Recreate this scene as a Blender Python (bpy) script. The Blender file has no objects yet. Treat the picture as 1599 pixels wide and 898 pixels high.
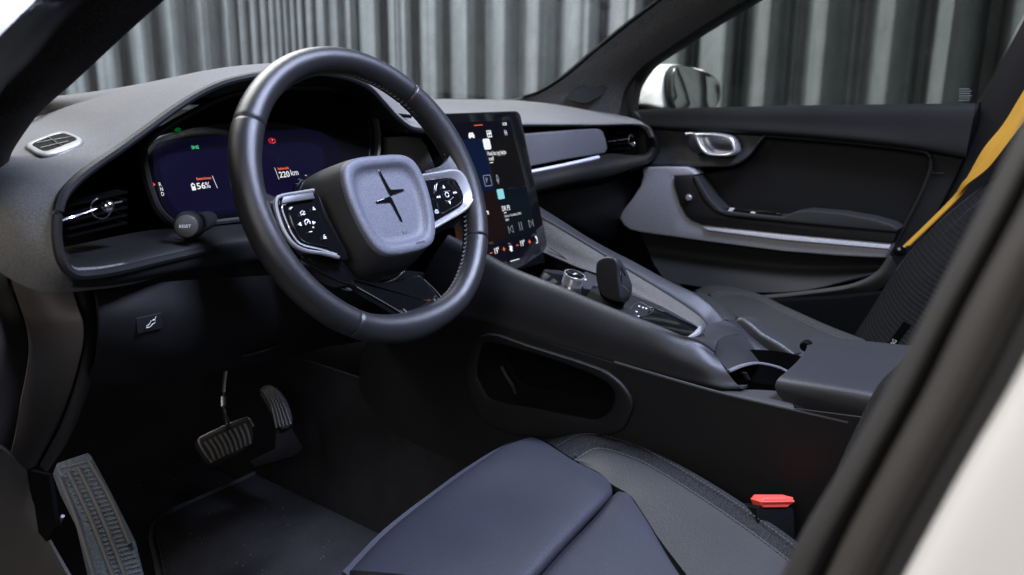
import bpy, bmesh, math, random
import numpy as np
from mathutils import Vector, Matrix
random.seed(4)
# ------------------------------------------------------------------ camera
FL, PIT, HEAD, ROLL = 1282.7, 0.2468415, 0.6539385, 0.0112089
cam_pos = np.array([-1.04, -.72, .96])
fwd = np.array([math.cos(PIT)*math.cos(HEAD), math.cos(PIT)*math.sin(HEAD), -math.sin(PIT)])
_r = np.array([math.sin(HEAD), -math.cos(HEAD), 0]); _u = np.cross(_r, fwd)
cR = math.cos(ROLL)*_r+math.sin(ROLL)*_u; cU = -math.sin(ROLL)*_r+math.cos(ROLL)*_u
scn = bpy.context.scene
col = scn.collection
cd = bpy.data.cameras.new('camera'); cam = bpy.data.objects.new('camera', cd); col.objects.link(cam)
cd.sensor_width = 36; cd.lens = FL*36/1599; cd.clip_start = .02; cd.clip_end = 100
cam.matrix_world = Matrix(((cR[0], cU[0], -fwd[0], cam_pos[0]), (cR[1], cU[1], -fwd[1], cam_pos[1]), (cR[2], cU[2], -fwd[2], cam_pos[2]), (0, 0, 0, 1)))
cd.dof.use_dof = True; cd.dof.focus_distance = .98; cd.dof.aperture_fstop = 6.3
scn.camera = cam
# ------------------------------------------------------------------ world, lamps, exposure
w = bpy.data.worlds.new('World'); scn.world = w; w.use_nodes = True
w.node_tree.nodes['Background'].inputs[0].default_value = (.75, .8, 1, 1); w.node_tree.nodes['Background'].inputs[1].default_value = .022
def area(name, loc, aim, sx, sy, power, color, spread=180):
    l = bpy.data.lights.new(name, 'AREA'); l.shape = 'RECTANGLE'; l.size = sx; l.size_y = sy; l.energy = power; l.color = color
    l.spread = math.radians(spread)
    o = bpy.data.objects.new(name, l); col.objects.link(o); o.location = loc
    o.rotation_euler = (Vector(aim)-Vector(loc)).to_track_quat('-Z', 'Y').to_euler(); return o
area('studio_light_front', (-.1, 1.35, 2.4), (-.35, .1, .8), 1.6, .8, 26, (1, .985, .96), 95)
area('studio_light_cool', (.1, -.85, 2.2), (-.25, -.1, .7), .6, .5, 34, (.62, .70, 1), 110)
area('studio_light_warm', (-2.2, 1.2, 1.9), (-.45, .0, .8), 1.2, .9, 13, (1, .86, .76))
area('pillar_fill_side', (-1.9, -.8, 1.5), (-.8, -.55, .8), .7, .7, 4.2, (1, .97, .95), 100)  # added fill lamp that whitens the body panel on the near pillar
area('chrome_fill_rear', (-2.4, -2.6, 1.7), (-.2, 0, .8), 2.6, 2.0, 4, (1, .95, .90))  # added dim panel behind the camera for chrome and gloss to reflect
area('mirror_fill', (1.2, -.5, 1.9), (1.04, .3, .95), .5, .4, 9, (1, 1, .98), 60)  # added narrow lamp that only brightens the door mirror
area('curtain_light_left', (-.7, 2.3, 2.4), (1.4, 3.1, 1.2), 1.8, 1.4, 32, (.88, .93, 1), 120)
area('curtain_light_right', (.85, 2.3, 2.5), (2.3, .6, 1.3), 1.8, 1.4, 25, (1, 1, 1), 120)
vs = scn.view_settings; vs.view_transform = 'Standard'; vs.look = 'None'; vs.exposure = 0; vs.gamma = 1
scn.cycles.use_denoising = True; scn.cycles.max_bounces = 8; scn.cycles.sample_clamp_indirect = 4

# ------------------------------------------------------------------ points
def A(v): return np.array(v, float)
def ray(px, py): return fwd+(px-799.5)/FL*cR-(py-449)/FL*cU
def P(px, py, x=None, y=None, z=None):
    d = ray(px, py); i, v = (0, x) if x is not None else (1, y) if y is not None else (2, z)
    return cam_pos+d*(v-cam_pos[i])/d[i]
def PL(px, py, o, n):
    d = ray(px, py); return cam_pos+d*((A(o)-cam_pos) @ A(n))/(d @ A(n))
def CR(pts, n=6, closed=False):
    p = np.array(pts, float); N = len(p); out = []
    rng = range(N if closed else N-1)
    for i in rng:
        if closed: a, b, c, d = p[(i-1) % N], p[i], p[(i+1) % N], p[(i+2) % N]
        else: b, c = p[i], p[i+1]; a = p[i-1] if i else 2*b-c; d = p[i+2] if i+2 < N else 2*c-b
        ca, cb = np.linalg.norm(b-a)**.5+1e-9, np.linalg.norm(c-b)**.5+1e-9; cc = np.linalg.norm(d-c)**.5+1e-9
        m1 = (c-b)+cb*((b-a)/ca-(c-a)/(ca+cb)); m2 = (c-b)+cb*((d-c)/cc-(d-b)/(cb+cc))
        for k in range(n):
            t = k/n; out.append((2*t**3-3*t*t+1)*b+(t**3-2*t*t+t)*m1+(-2*t**3+3*t*t)*c+(t**3-t*t)*m2)
    if not closed: out.append(p[-1])
    return np.array(out)
# ------------------------------------------------------------------ materials
def mat(name, color, rough=.5, metal=0, bump=0, bscale=900, spk=0, sscale=700, coat=0, emit=None, estr=1, spec=.5, sheen=0, wave=0, wscale=300, wdir='X', large=0):
    m = bpy.data.materials.new(name); m.use_nodes = True; nt = m.node_tree; b = nt.nodes['Principled BSDF']
    N, L = nt.nodes.new, nt.links.new
    c = tuple(color)+(1,)
    b.inputs['Base Color'].default_value = c; b.inputs['Roughness'].default_value = rough; b.inputs['Metallic'].default_value = metal
    b.inputs['Coat Weight'].default_value = coat; b.inputs['Coat Roughness'].default_value = .03; b.inputs['Specular IOR Level'].default_value = spec
    if sheen: b.inputs['Sheen Weight'].default_value = sheen
    if emit: b.inputs['Emission Color'].default_value = tuple(emit)+(1,); b.inputs['Emission Strength'].default_value = estr
    tc = N('ShaderNodeTexCoord')
    if spk or large:
        n = N('ShaderNodeTexNoise'); n.inputs['Scale'].default_value = sscale; n.inputs['Detail'].default_value = 2; L(tc.outputs['Object'], n.inputs['Vector'])
        r = N('ShaderNodeMapRange'); r.inputs[1].default_value = .3; r.inputs[2].default_value = .7; r.inputs[3].default_value = 1-spk; r.inputs[4].default_value = 1+spk; L(n.outputs[0], r.inputs[0])
        n2 = N('ShaderNodeTexNoise'); n2.inputs['Scale'].default_value = 9; n2.inputs['Detail'].default_value = 5; L(tc.outputs['Object'], n2.inputs['Vector'])
        r2 = N('ShaderNodeMapRange'); r2.inputs[1].default_value = .3; r2.inputs[2].default_value = .7; r2.inputs[3].default_value = 1-large; r2.inputs[4].default_value = 1+large; L(n2.outputs[0], r2.inputs[0])
        mu = N('ShaderNodeMath'); mu.operation = 'MULTIPLY'; L(r.outputs[0], mu.inputs[0]); L(r2.outputs[0], mu.inputs[1])
        v = N('ShaderNodeVectorMath'); v.operation = 'SCALE'; v.inputs[0].default_value = color; L(mu.outputs[0], v.inputs['Scale']); L(v.outputs[0], b.inputs['Base Color'])
    h = None
    if bump:
        n = N('ShaderNodeTexNoise'); n.inputs['Scale'].default_value = bscale; n.inputs['Detail'].default_value = 3; L(tc.outputs['Object'], n.inputs['Vector'])
        bp = N('ShaderNodeBump'); bp.inputs['Strength'].default_value = bump; bp.inputs['Distance'].default_value = .001; L(n.outputs[0], bp.inputs['Height']); h = bp
    if wave:
        wv = N('ShaderNodeTexWave'); wv.bands_direction = wdir; wv.inputs['Scale'].default_value = wscale; wv.inputs['Distortion'].default_value = 2; wv.inputs['Detail Scale'].default_value = 30
        L(tc.outputs['Object'], wv.inputs['Vector'])
        bp = N('ShaderNodeBump'); bp.inputs['Strength'].default_value = wave; bp.inputs['Distance'].default_value = .0022; L(wv.outputs[0], bp.inputs['Height'])
        if h: L(h.outputs[0], bp.inputs['Normal'])
        h = bp
    if h: L(h.outputs[0], b.inputs['Normal'])
    return m
def emis(name, color, s=1, rough=.3):
    return mat(name, (0.002, .002, .002), rough, emit=color, estr=s)
def glassmat(name, tint, refl):
    m = bpy.data.materials.new(name); m.use_nodes = True; nt = m.node_tree; nt.nodes.clear(); N, L = nt.nodes.new, nt.links.new
    o = N('ShaderNodeOutputMaterial'); mx = N('ShaderNodeMixShader'); t = N('ShaderNodeBsdfTransparent'); t.inputs[0].default_value = tuple(tint)+(1,)
    g = N('ShaderNodeBsdfGlossy'); g.inputs['Roughness'].default_value = .02; f = N('ShaderNodeLayerWeight'); f.inputs[0].default_value = .25
    k = N('ShaderNodeMath'); k.operation = 'MULTIPLY'; k.inputs[1].default_value = refl; L(f.outputs['Fresnel'], k.inputs[0])
    L(k.outputs[0], mx.inputs[0]); L(t.outputs[0], mx.inputs[1]); L(g.outputs[0], mx.inputs[2]); L(mx.outputs[0], o.inputs[0]); return m
M_ = {}
M_['dashfab'] = mat('dash_fabric', (.118, .116, .112), .9, bump=.5, bscale=700, spk=.22, sscale=560, large=.05)
M_['plastic'] = mat('dark_plastic', (.010, .010, .0105), .5, spec=.28, bump=.25, bscale=2200, large=.1)
M_['plasticw'] = mat('charcoal_plastic', (.026, .026, .027), .55, spec=.3, bump=.25, bscale=2200, large=.1)
M_['black'] = mat('matt_black', (.0025, .0025, .003), .8, spec=.06)
M_['rail'] = mat('dark_rail', (.008, .0078, .008), .55, spec=.3, bump=.2, bscale=600)
M_['gloss'] = mat('gloss_black', (.004, .004, .005), .05, coat=1)
M_['soft'] = mat('soft_touch', (.020, .0205, .0235), .42, spec=.4, bump=.3, bscale=1800, large=.06)
M_['leatherb'] = mat('grey_leather', (.022, .0223, .0235), .5, bump=.5, bscale=420, large=.08)
M_['leather'] = mat('leather', (.029, .0315, .041), .5, spec=.4, bump=.5, bscale=420, large=.08)  # bluer than grey_leather: cool reflections on the seat put into the colour
M_['wheel'] = mat('wheel_leather', (.0175, .0175, .0195), .36, spec=.6, bump=.3, bscale=1700, large=.06)
M_['hub'] = mat('hub_plastic', (.11, .114, .138), .5, bump=.6, bscale=700, spk=.22, sscale=520)
M_['hubside'] = mat('hub_side', (.028, .027, .027), .45, bump=.6, bscale=1600)
M_['chrome'] = mat('satin_chrome', (.85, .86, .89), .27, .78)
M_['steel'] = mat('brushed_metal', (.5, .5, .52), .35, 1)
M_['silver'] = mat('silver_trim', (.33, .33, .355), .5, .25, bump=.4, bscale=600, spk=.25, sscale=420)
M_['panel'] = mat('grey_deco_panel', (.115, .115, .125), .5, .1, bump=.3, bscale=600, spk=.2, sscale=420)
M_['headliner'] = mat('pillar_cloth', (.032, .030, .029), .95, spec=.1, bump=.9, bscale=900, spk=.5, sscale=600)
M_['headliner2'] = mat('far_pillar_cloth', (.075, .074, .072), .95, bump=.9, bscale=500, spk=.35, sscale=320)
M_['rubber'] = mat('rubber', (.014, .013, .013), .55, spec=.3)
M_['white'] = mat('white_paint', (.8, .79, .77), .25, coat=.6)
M_['carpet'] = mat('carpet', (.015, .0148, .017), .95, spec=.1, bump=1, bscale=1200, spk=.5, sscale=900, large=.3)
M_['matt'] = mat('floor_mat_cloth', (.026, .0265, .030), .95, spec=.1, bump=1, bscale=1400, spk=.4, sscale=1200, large=.25)
M_['weave'] = mat('ribbed_weave', (.028, .029, .033), .85, spec=.2, wave=1, wscale=62, wdir='Y', bump=.8, bscale=600, spk=.5, sscale=420)
M_['weavep'] = mat('passenger_weave', (.036, .035, .034), .85, spec=.2, wave=.6, wscale=80, wdir='Y', bump=.5, bscale=500, spk=.35, sscale=350)
M_['grain'] = mat('wood_grain_trim', (.07, .066, .06), .65, wave=.45, wscale=130, wdir='Z', bump=.5, bscale=500, spk=.2, sscale=300)
M_['belt'] = mat('yellow_belt', (.40, .205, .008), .65, bump=.4, wave=.3, wscale=40)
M_['belt2'] = mat('orange_belt_edge', (.5, .17, .01), .6)
M_['red'] = mat('red_plastic', (.58, .05, .033), .6)
M_['thread2'] = mat('wheel_thread', (.2, .2, .2), .6)
M_['thread'] = mat('grey_thread', (.06, .06, .063), .7)
M_['footrub'] = mat('footrest_rubber', (.12, .145, .185), .7, spk=.35, sscale=260, bump=.8, bscale=420)
M_['mirrorg'] = mat('mirror_glass', (.8, .82, .82), .01, 1)
M_['print'] = mat('white_print', (.85, .85, .87), .5)
M_['dimprint'] = mat('grey_print', (.02, .02, .025), .5)
M_['bulb'] = mat('chrome_ball', (.75, .75, .78), .12, 1)
M_['curtain'] = mat('curtain_cloth', (.42, .45, .455), 1, spec=.05, bump=.25, bscale=30, spk=.05, sscale=60, large=.12)
M_['ewhite'] = emis('screen_white', (.95, .97, 1), .95)
M_['eorange'] = emis('screen_orange', (1, .16, .05), .9)
M_['ered'] = emis('screen_red', (1, .02, .03), .85)
M_['egreen'] = emis('screen_green', (.1, .75, .35), .75)
M_['edgreen'] = emis('screen_dim_green', (.0, .12, .02), .6)
M_['ecyan'] = emis('screen_cyan', (.3, .8, .88), .85)
M_['egrey'] = emis('screen_grey', (.4, .4, .48), .7)
M_['eblue'] = emis('screen_blue_tile', (.001, .008, .040), .8, .12)
M_['ebrown'] = emis('screen_brown_tile', (.010, .0025, .002), .8, .12)
M_['eteal'] = emis('screen_teal_tile', (.0006, .0045, .0095), .8, .12)
M_['ewarm'] = emis('screen_dark_tile', (.0045, .0032, .0035), .8, .12)
M_['enavy'] = emis('screen_navy_bar', (.0022, .0018, .009), .8, .12)
M_['band'] = mat('dark_satin_band', (.12, .12, .125), .42, .6)
M_['lightsilver'] = mat('light_silver', (.16, .16, .163), .45, .3, bump=.3, bscale=600)
M_['ecluster'] = emis('cluster_indigo', (.003, .0024, .012), .9, .12)
M_['ecluster2'] = emis('cluster_indigo_glow', (.005, .0038, .025), .9, .12)
# ------------------------------------------------------------------ object helpers
def link(name, me, m, parent=None, smooth=True, angle=40):
    for mm in (m if isinstance(m, list) else [m]): me.materials.append(M_[mm] if isinstance(mm, str) else mm)
    if smooth:
        for p in me.polygons: p.use_smooth = True
        try: me.set_sharp_from_angle(angle=math.radians(angle))
        except Exception: pass
    o = bpy.data.objects.new(name, me); col.objects.link(o)
    if parent is not None:
        o.parent = parent; w_ = Vector(parent.location); q = parent.parent
        o.matrix_parent_inverse = Matrix.Translation(-Vector(parent['_w'] if '_w' in parent else parent.location))
        # the child itself sits at the world origin, so its own world point is 0
        if parent.type == 'MESH': o.matrix_parent_inverse = Matrix.Identity(4)
    return o
def tag(o, label=None, cat=None, group=None, kind=None):
    if label: o['label'] = label
    if cat: o['category'] = cat
    if group: o['group'] = group
    if kind: o['kind'] = kind
    return o
def thing(name, label, cat, loc, group=None):
    o = bpy.data.objects.new(name, None); col.objects.link(o); o.location = tuple(loc); o.empty_display_size = .05
    return tag(o, label, cat, group)
def mesh(V, F):
    me = bpy.data.meshes.new('mesh'); me.from_pydata([tuple(map(float, v)) for v in V], [], F); me.validate()
    bm = bmesh.new(); bm.from_mesh(me); bmesh.ops.remove_doubles(bm, verts=bm.verts, dist=1e-6); bmesh.ops.recalc_face_normals(bm, faces=bm.faces); bm.to_mesh(me); bm.free()
    return me
def joinm(parts):
    V, F = [], []
    for v, f in parts:
        o = len(V); V += list(v); F += [tuple(i+o for i in q) for q in f]
    return mesh(V, F)
def gridvf(rows, n=5, m=5, thick=.004, closed=False, away=None):
    R_ = [CR(r, n, closed) for r in rows]; R_ = np.array(R_)
    G = np.array([CR(R_[:, j], m) for j in range(R_.shape[1])])      # [col][row]
    a, b = G.shape[:2]; V = list(G.reshape(-1, 3)); F = []
    aa = a if closed else a-1
    for i in range(aa):
        for j in range(b-1):
            i2 = (i+1) % a; F.append((i*b+j, i2*b+j, i2*b+j+1, i*b+j+1))
    if thick:
        du = np.gradient(G, axis=0) if not closed else (np.roll(G, -1, 0)-np.roll(G, 1, 0)); dv = np.gradient(G, axis=1)
        Nn = np.cross(du, dv); Nn /= np.linalg.norm(Nn, axis=2)[..., None]+1e-12
        c = G[a//2, b//2]; ref = (c-cam_pos) if away is None else A(away)
        s = 1 if Nn[a//2, b//2] @ ref > 0 else -1
        H = G+Nn*s*thick; o = len(V); V += list(H.reshape(-1, 3))
        F += [tuple(q+o for q in reversed(f)) for f in F[:]]
        for i in range(aa):
            i2 = (i+1) % a; F.append((i*b, i*b+o, i2*b+o, i2*b)); F.append((i*b+b-1, i2*b+b-1, i2*b+b-1+o, i*b+b-1+o))
        if not closed:
            for j in range(b-1): F.append((j, j+1, j+1+o, j+o)); k = (a-1)*b; F.append((k+j, k+j+o, k+j+1+o, k+j+1))
    return V, F
def grid(name, rows, mtl, parent=None, **k): return link(name, mesh(*gridvf(rows, **k)), mtl, parent)
def tubevf(path, r, seg=8, n=4, closed=False, flat=1, upv=None):
    p = CR(path, n, closed); N = len(p); V, F = [], []
    for i in range(N):
        if closed: t = p[(i+1) % N]-p[i-1]
        else: t = p[min(i+1, N-1)]-p[max(i-1, 0)]
        t /= np.linalg.norm(t)+1e-12; up = A(upv) if upv is not None else (A((0, 0, 1)) if abs(t[2]) < .9 else A((1, 0, 0)))
        a = np.cross(t, up); a /= np.linalg.norm(a); b = np.cross(a, t); rr = r if np.isscalar(r) else np.interp(i/(N-1), np.linspace(0, 1, len(r)), r)
        for k in range(seg):
            q = 2*math.pi*k/seg; V.append(p[i]+rr*(math.cos(q)*a+flat*math.sin(q)*b))
    for i in range(N if closed else N-1):
        j = (i+1) % N
        for k in range(seg): k2 = (k+1) % seg; F.append((i*seg+k, i*seg+k2, j*seg+k2, j*seg+k))
    if not closed: F.append(tuple(range(seg))[::-1]); F.append(tuple((N-1)*seg+k for k in range(seg)))
    return V, F
def tube(name, path, r, m, parent=None, **k): return link(name, mesh(*tubevf(path, r, **k)), m, parent)
def platevf(pts, depth, bevel=.002, n=0):
    """outline (closed, world points) -> solid: outline extruded by vector depth, front edge rounded"""
    p = CR(pts, n, True) if n else np.array(pts, float)
    D = A(depth); T = np.linalg.norm(D); Nn = -D/T; N = len(p)
    t1 = p-np.roll(p, 1, 0); t2 = np.roll(p, -1, 0)-p
    t1 /= np.linalg.norm(t1, axis=1)[:, None]+1e-12; t2 /= np.linalg.norm(t2, axis=1)[:, None]+1e-12
    area_ = sum(np.cross(p[i]-p[0], p[(i+1) % N]-p[0]) for i in range(N)) @ Nn; s = 1 if area_ > 0 else -1
    i1 = np.cross(Nn, t1)*s; i2 = np.cross(Nn, t2)*s; mt = i1+i2; L_ = np.linalg.norm(mt, axis=1)[:, None]; mt = mt/(L_+1e-9); mt = mt/np.maximum((mt*i1).sum(1)[:, None], .5)
    bv = min(bevel, T*.9)
    rings = [p+D, p+D*bv/T]+[p+mt*bv*(1-math.cos(q))+D*(bv/T)*(1-math.sin(q)) for q in (math.pi/6, math.pi/3, math.pi/2)] if bv > 0 else [p+D, p]
    V = [v for r in rings for v in r]; F = []
    for k in range(len(rings)-1):
        for i in range(N): j = (i+1) % N; F.append((k*N+i, k*N+j, (k+1)*N+j, (k+1)*N+i))
    F.append(tuple(range(N))[::-1]); F.append(tuple((len(rings)-1)*N+i for i in range(N)))
    return V, F
def plate(name, pts, depth, m, parent=None, bevel=.002, n=0, angle=40): return link(name, mesh(*platevf(pts, depth, bevel, n)), m, parent, angle=angle)
def boxvf(c, s, R=None, bevel=.0):
    c = A(c); s = A(s)/2; R = np.eye(3) if R is None else np.array(R)   # rows of R are the box axes
    p = [c+R[0]*a*s[0]+R[1]*b*s[1]+R[2]*s[2] for a, b in ((-1, -1), (1, -1), (1, 1), (-1, 1))]
    return platevf(p, -R[2]*2*s[2], bevel)
def box(name, c, s, m, parent=None, R=None, bevel=0): return link(name, mesh(*boxvf(c, s, R, bevel)), m, parent)
def lathevf(o, ax, prof, seg=28, cap0=True):
    ax = A(ax)/np.linalg.norm(ax); a = np.cross(ax, A((0, 0, 1)) if abs(ax[2]) < .9 else A((1, 0, 0))); a /= np.linalg.norm(a); b = np.cross(ax, a)
    V = [A(o)+ax*h+r*(math.cos(2*math.pi*k/seg)*a+math.sin(2*math.pi*k/seg)*b) for h, r in prof for k in range(seg)]; F = []
    for i in range(len(prof)-1):
        for k in range(seg): k2 = (k+1) % seg; F.append((i*seg+k, i*seg+k2, (i+1)*seg+k2, (i+1)*seg+k))
    if cap0: F.append(tuple(range(seg))[::-1])
    F.append(tuple((len(prof)-1)*seg+k for k in range(seg)))
    return V, F
def lathe(name, o, ax, prof, m, parent=None, seg=28): return link(name, mesh(*lathevf(o, ax, prof, seg)), m, parent)
def text(name, s, o, right, up, size, m, parent=None, sx=1, depth=.0002, bold=0):
    cu = bpy.data.curves.new('txt', 'FONT'); cu.body = s; cu.size = 1; cu.extrude = 0; cu.offset = bold; cu.resolution_u = 3
    ob = bpy.data.objects.new('txt', cu); col.objects.link(ob)
    me = bpy.data.meshes.new_from_object(ob.evaluated_get(bpy.context.evaluated_depsgraph_get())); bpy.data.objects.remove(ob)
    r = A(right); r = r/np.linalg.norm(r); u = A(up); u = u/np.linalg.norm(u); o = A(o)
    nn = np.cross(r, u)*depth
    for v in me.vertices: v.co = Vector(o+r*v.co.x*size*sx+u*v.co.y*size+nn)
    return link(name, me, m, parent, smooth=False)
def linesvf(paths, r):     # thin printed strokes as slim tubes
    return [tubevf(p, r, seg=5, n=1) for p in paths]
def pix(pts, **k): return [P(a, b, **k) for a, b in pts]

# =================================================================== setting
V = [(-6, -6, 0), (6, -6, 0), (6, 8, 0), (-6, 8, 0)]
tag(link('floor', mesh(V, [(0, 1, 2, 3)]), mat('studio_floor', (.12, .12, .12), .6, spk=.1, sscale=30)), kind='structure')
# curtain: pleats with their own rhythm along a curved rail
br = [-140, -80, -25, 30, 85, 135, 185, 242, 291, 340, 378, 393, 411, 426, 438, 449, 458, 469, 479, 494, 511, 533, 552, 576, 629, 674, 725, 783, 832, 895, 965, 1030, 1105, 1172, 1260, 1365, 1453, 1575, 1690, 1800, 1930, 2080]
cx = np.linspace(-140, 2075, 2700); ph = np.interp(cx, br, range(len(br)))
gap = np.interp(cx, [(br[i]+br[i+1])/2 for i in range(len(br)-1)], np.diff(br))
Dist = CR([(-200, 4.3, 0), (200, 4.5, 0), (450, 4.8, 0), (800, 4.6, 0), (1100, 4.0, 0), (1500, 3.4, 0), (1900, 3.2, 0), (3000, 3.2, 0)], 30); Dist = np.interp(cx, Dist[:, 0], Dist[:, 1])
rnd = np.interp(ph, range(len(br)), [random.uniform(.7, 1.25) for _ in br]); skew = np.interp(ph, range(len(br)), [random.uniform(-.5, .5) for _ in br])
amp = gap*Dist/FL*.62*rnd
V, F = [], []; zs = np.linspace(.03, 4.2, 15)
for i, c in enumerate(cx):
    az = HEAD-math.atan((c-799.5)/FL)
    for z in zs:
        sw = .05*math.sin(z*1.3+ph[i]*.7)
        a = 2*math.pi*(ph[i]+sw*.5); prof = math.cos(a+skew[i]*math.sin(a)) - .22*math.cos(2*a+1+ph[i]) + .03*math.sin(5*a+ph[i]*2)
        q_ = min(max((prof+1.1)/2.3, 0), 1); prof = 2*(1-(1-q_)**(2.3 if c < 620 else 1.5))-1
        d = Dist[i]-amp[i]*prof*(1+.08*math.sin(z*2+ph[i]))
        V.append((cam_pos[0]+d*math.cos(az), cam_pos[1]+d*math.sin(az), z))
nz = len(zs)
for i in range(len(cx)-1):
    for j in range(nz-1): F.append((i*nz+j, (i+1)*nz+j, (i+1)*nz+j+1, i*nz+j+1))
cur = link('curtain', mesh(V, F), 'curtain', angle=180)
tag(cur, 'pale grey pleated curtain hanging in deep folds behind the car windows', 'curtain')

# =================================================================== steering wheel
WC = A((-.3666, .0047, .8279)); wt = math.radians(24.4)
wn = A((0, -math.cos(wt), math.sin(wt))); wu = A((1, 0, 0)); wv = A((0, math.sin(wt), math.cos(wt)))
def WL(u, v, h=0): return WC+wu*u+wv*v+wn*h
def WP(px, py, h): return PL(px, py, WC+wn*h, wn)
sw = thing('steering_wheel', 'dark leather steering wheel with square airbag hub in front of the driver display', 'steering wheel', WC-wn*.06)
def rimpt(a):
    R_ = .168
    # slightly flattened at the foot
    u, v = R_*math.sin(a), R_*math.cos(a)
    if v < -.15: v = -.15-(abs(v)-.15)*.8
    return u, v
def rimseg(name, a0, a1, m='wheel', parent=None, n=40):
    V, F = [], []; seg = 20
    for i in range(n+1):
        a = a0+(a1-a0)*i/n; u, v = rimpt(a); rad = A((u, v))/math.hypot(u, v)
        e = min(i, n-i)/n*(a1-a0)*.168       # distance from the seam: leather rolls in
        k = 1-.08*math.exp(-(abs(e)/.0012)**2)
        grip = 1+.10*math.exp(-((math.degrees(a) % 360-62)/13)**2)+.10*math.exp(-((math.degrees(a) % 360-298)/13)**2)+.12*math.exp(-((math.degrees(a) % 360-180)/18)**2)
        for s in range(seg):
            q = 2*math.pi*s/seg; cr, ch = math.cos(q)*.0158*k*grip, math.sin(q)*.0182*k
            V.append(WL(u+rad[0]*cr, v+rad[1]*cr, ch))
    for i in range(n):
        for s in range(seg): s2 = (s+1) % seg; F.append((i*seg+s, i*seg+s2, (i+1)*seg+s2, (i+1)*seg+s))
    F.append(tuple(range(seg))); F.append(tuple(n*seg+s for s in range(seg)))
    return link(name, mesh(V, F), m, parent, angle=60)
D2 = math.radians
seams = [-57, 42, 118, 213]        # degrees clockwise from the top
for a0, a1 in ((-57, 42), (42, 118), (118, 213), (213, 303)): rimseg('rim_section', D2(a0), D2(a1), parent=sw, n=110)
st = []
for i in range(150):
    a = 2*math.pi*i/150; u, v = rimpt(a); rad = A((u, v))/math.hypot(u, v); t = A((rad[1], -rad[0]))
    for sgn in (-1, 1):
        c = (u-rad[0]*.0155, v-rad[1]*.0155); d = .0016*sgn
        st.append(tubevf([WL(c[0]-t[0]*.0015, c[1]-t[1]*.0015, -.002+d*1.6), WL(c[0]+t[0]*.0015-rad[0]*.0006, c[1]+t[1]*.0015-rad[1]*.0006, -.002+d*.3)], .0005, seg=4, n=1))
tag(link('stitching', joinm(st), 'thread2', sw), kind='stuff')
# hub
half = [(0, .0385), (.03, .038), (.047, .0345), (.0575, .026), (.0625, .012), (.0642, -.006), (.0625, -.028), (.058, -.05), (.0505, -.068), (.04, -.078), (.02, -.0825), (0, -.083)]
loop = half+[(-u, v) for u, v in half[-2:0:-1]]
hc = A((0, -.022))
def ring(s, h, dx=0, dv=0, sv=None):
    sv = s if sv is None else sv
    return [WL(hc[0]+(u-hc[0])*s+dx, hc[1]+(v-hc[1])*sv+dv, h) for u, v in loop]
def inset(d, h):
    hw, hh = .0642, .0607; return ring(1-d/hw, h, sv=1-d/hh)
face = [inset(0, .0215), inset(.0012, .0262), inset(.004, .028), inset(.0085, .0282), inset(.0115, .0272), inset(.0165, .0225), inset(.021, .0207), inset(.03, .0205), inset(.05, .0205), inset(.0605, .0205)]
V, F = gridvf(face, n=4, m=3, thick=0, closed=True)
b_ = (len(face)-1)*3+1; F.append(tuple(i*b_+b_-1 for i in range(len(loop)*4)))
link('airbag_cover', mesh(V, F), 'hub', sw, angle=80)
side = [ring(1.0, .0213), ring(1.02, .016), ring(1.09, -.004, dv=-.002), ring(1.15, -.026, dv=-.004), ring(1.16, -.046, dv=-.005), ring(1.0, -.058)]
link('hub_side', mesh(*gridvf(side, n=4, m=4, thick=0, closed=True)), 'hubside', sw, angle=80)
tube('hub_trim_ring', [WL(u*1.21, hc[1]+(v-hc[1])*1.21-.006, -.050) for u, v in loop], .0028, 'gloss', sw, closed=True, seg=8)
tube('hub_trim_ring', [WL(u*1.10, hc[1]+(v-hc[1])*1.22-.006, -.0485) for u, v in loop[7:16]], .0022, 'chrome', sw, seg=8)
# the two-part star mark
for pts in ([(-.0035, .026), (-.0005, .024), (.0035, .003), (.005, .0005), (.0265, -.0005), (.0275, -.003), (.006, -.006), (.0012, -.0068), (-.0005, -.004), (-.0036, .022)],
            [(.0035, -.040), (.0005, -.038), (-.003, -.017), (-.005, -.0145), (-.0265, -.0135), (-.0275, -.011), (-.006, -.008), (-.0012, -.0072), (.0008, -.010), (.0036, -.036)]):
    plate('star_emblem', [WL(u*.92+.0035-.08*(v+.008), v-.004, .0222) for u, v in pts], -wn*.0012, 'gloss', sw, bevel=.0007)
text('airbag_lettering', 'AIRBAG', WL(.012, -.0745, .0284), wu, wv, .0042, 'dimprint', sw)
link('key_mark', joinm(linesvf([[WL(.004+a, -.058+b, .0207) for a, b in ((0, .003), (.002, 0), (.006, 0), (.008, .003))]], .0003)), 'dimprint', sw)
# left control cluster
hs = .012
Lo = [(489, 297.5), (462, 302), (440, 306), (432, 310), (430, 320), (434, 338), (444, 363), (458, 382), (475, 391), (505, 396), (528, 402)]
Li = [(491, 311), (465, 315), (447, 318), (441, 321), (441, 328), (448, 348), (459, 370), (470, 381), (500, 389), (526, 397)]
W3 = lambda pts, h: [WP(a, b, h) for a, b in pts]
plate('control_pad', W3(Lo[:]+[(545, 404), (530, 370), (512, 335), (500, 306)], hs-.004), -wn*.016, 'gloss', sw, bevel=.002, n=2)
tube('chrome_frame', W3([(a, b) for a, b in Lo], hs-.001), .0021, 'chrome', sw, flat=1.5, upv=wn, n=5)
band = W3([(489, 299), (462, 303.5), (442, 307), (440, 318), (465, 314), (492, 310)], hs+.0005)
plate('chrome_band', band, -wn*.004, 'band', sw, bevel=.0008, n=1)
tube('chrome_frame', W3(Li[2:], hs-.002), .0009, 'chrome', sw, n=4)
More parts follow.
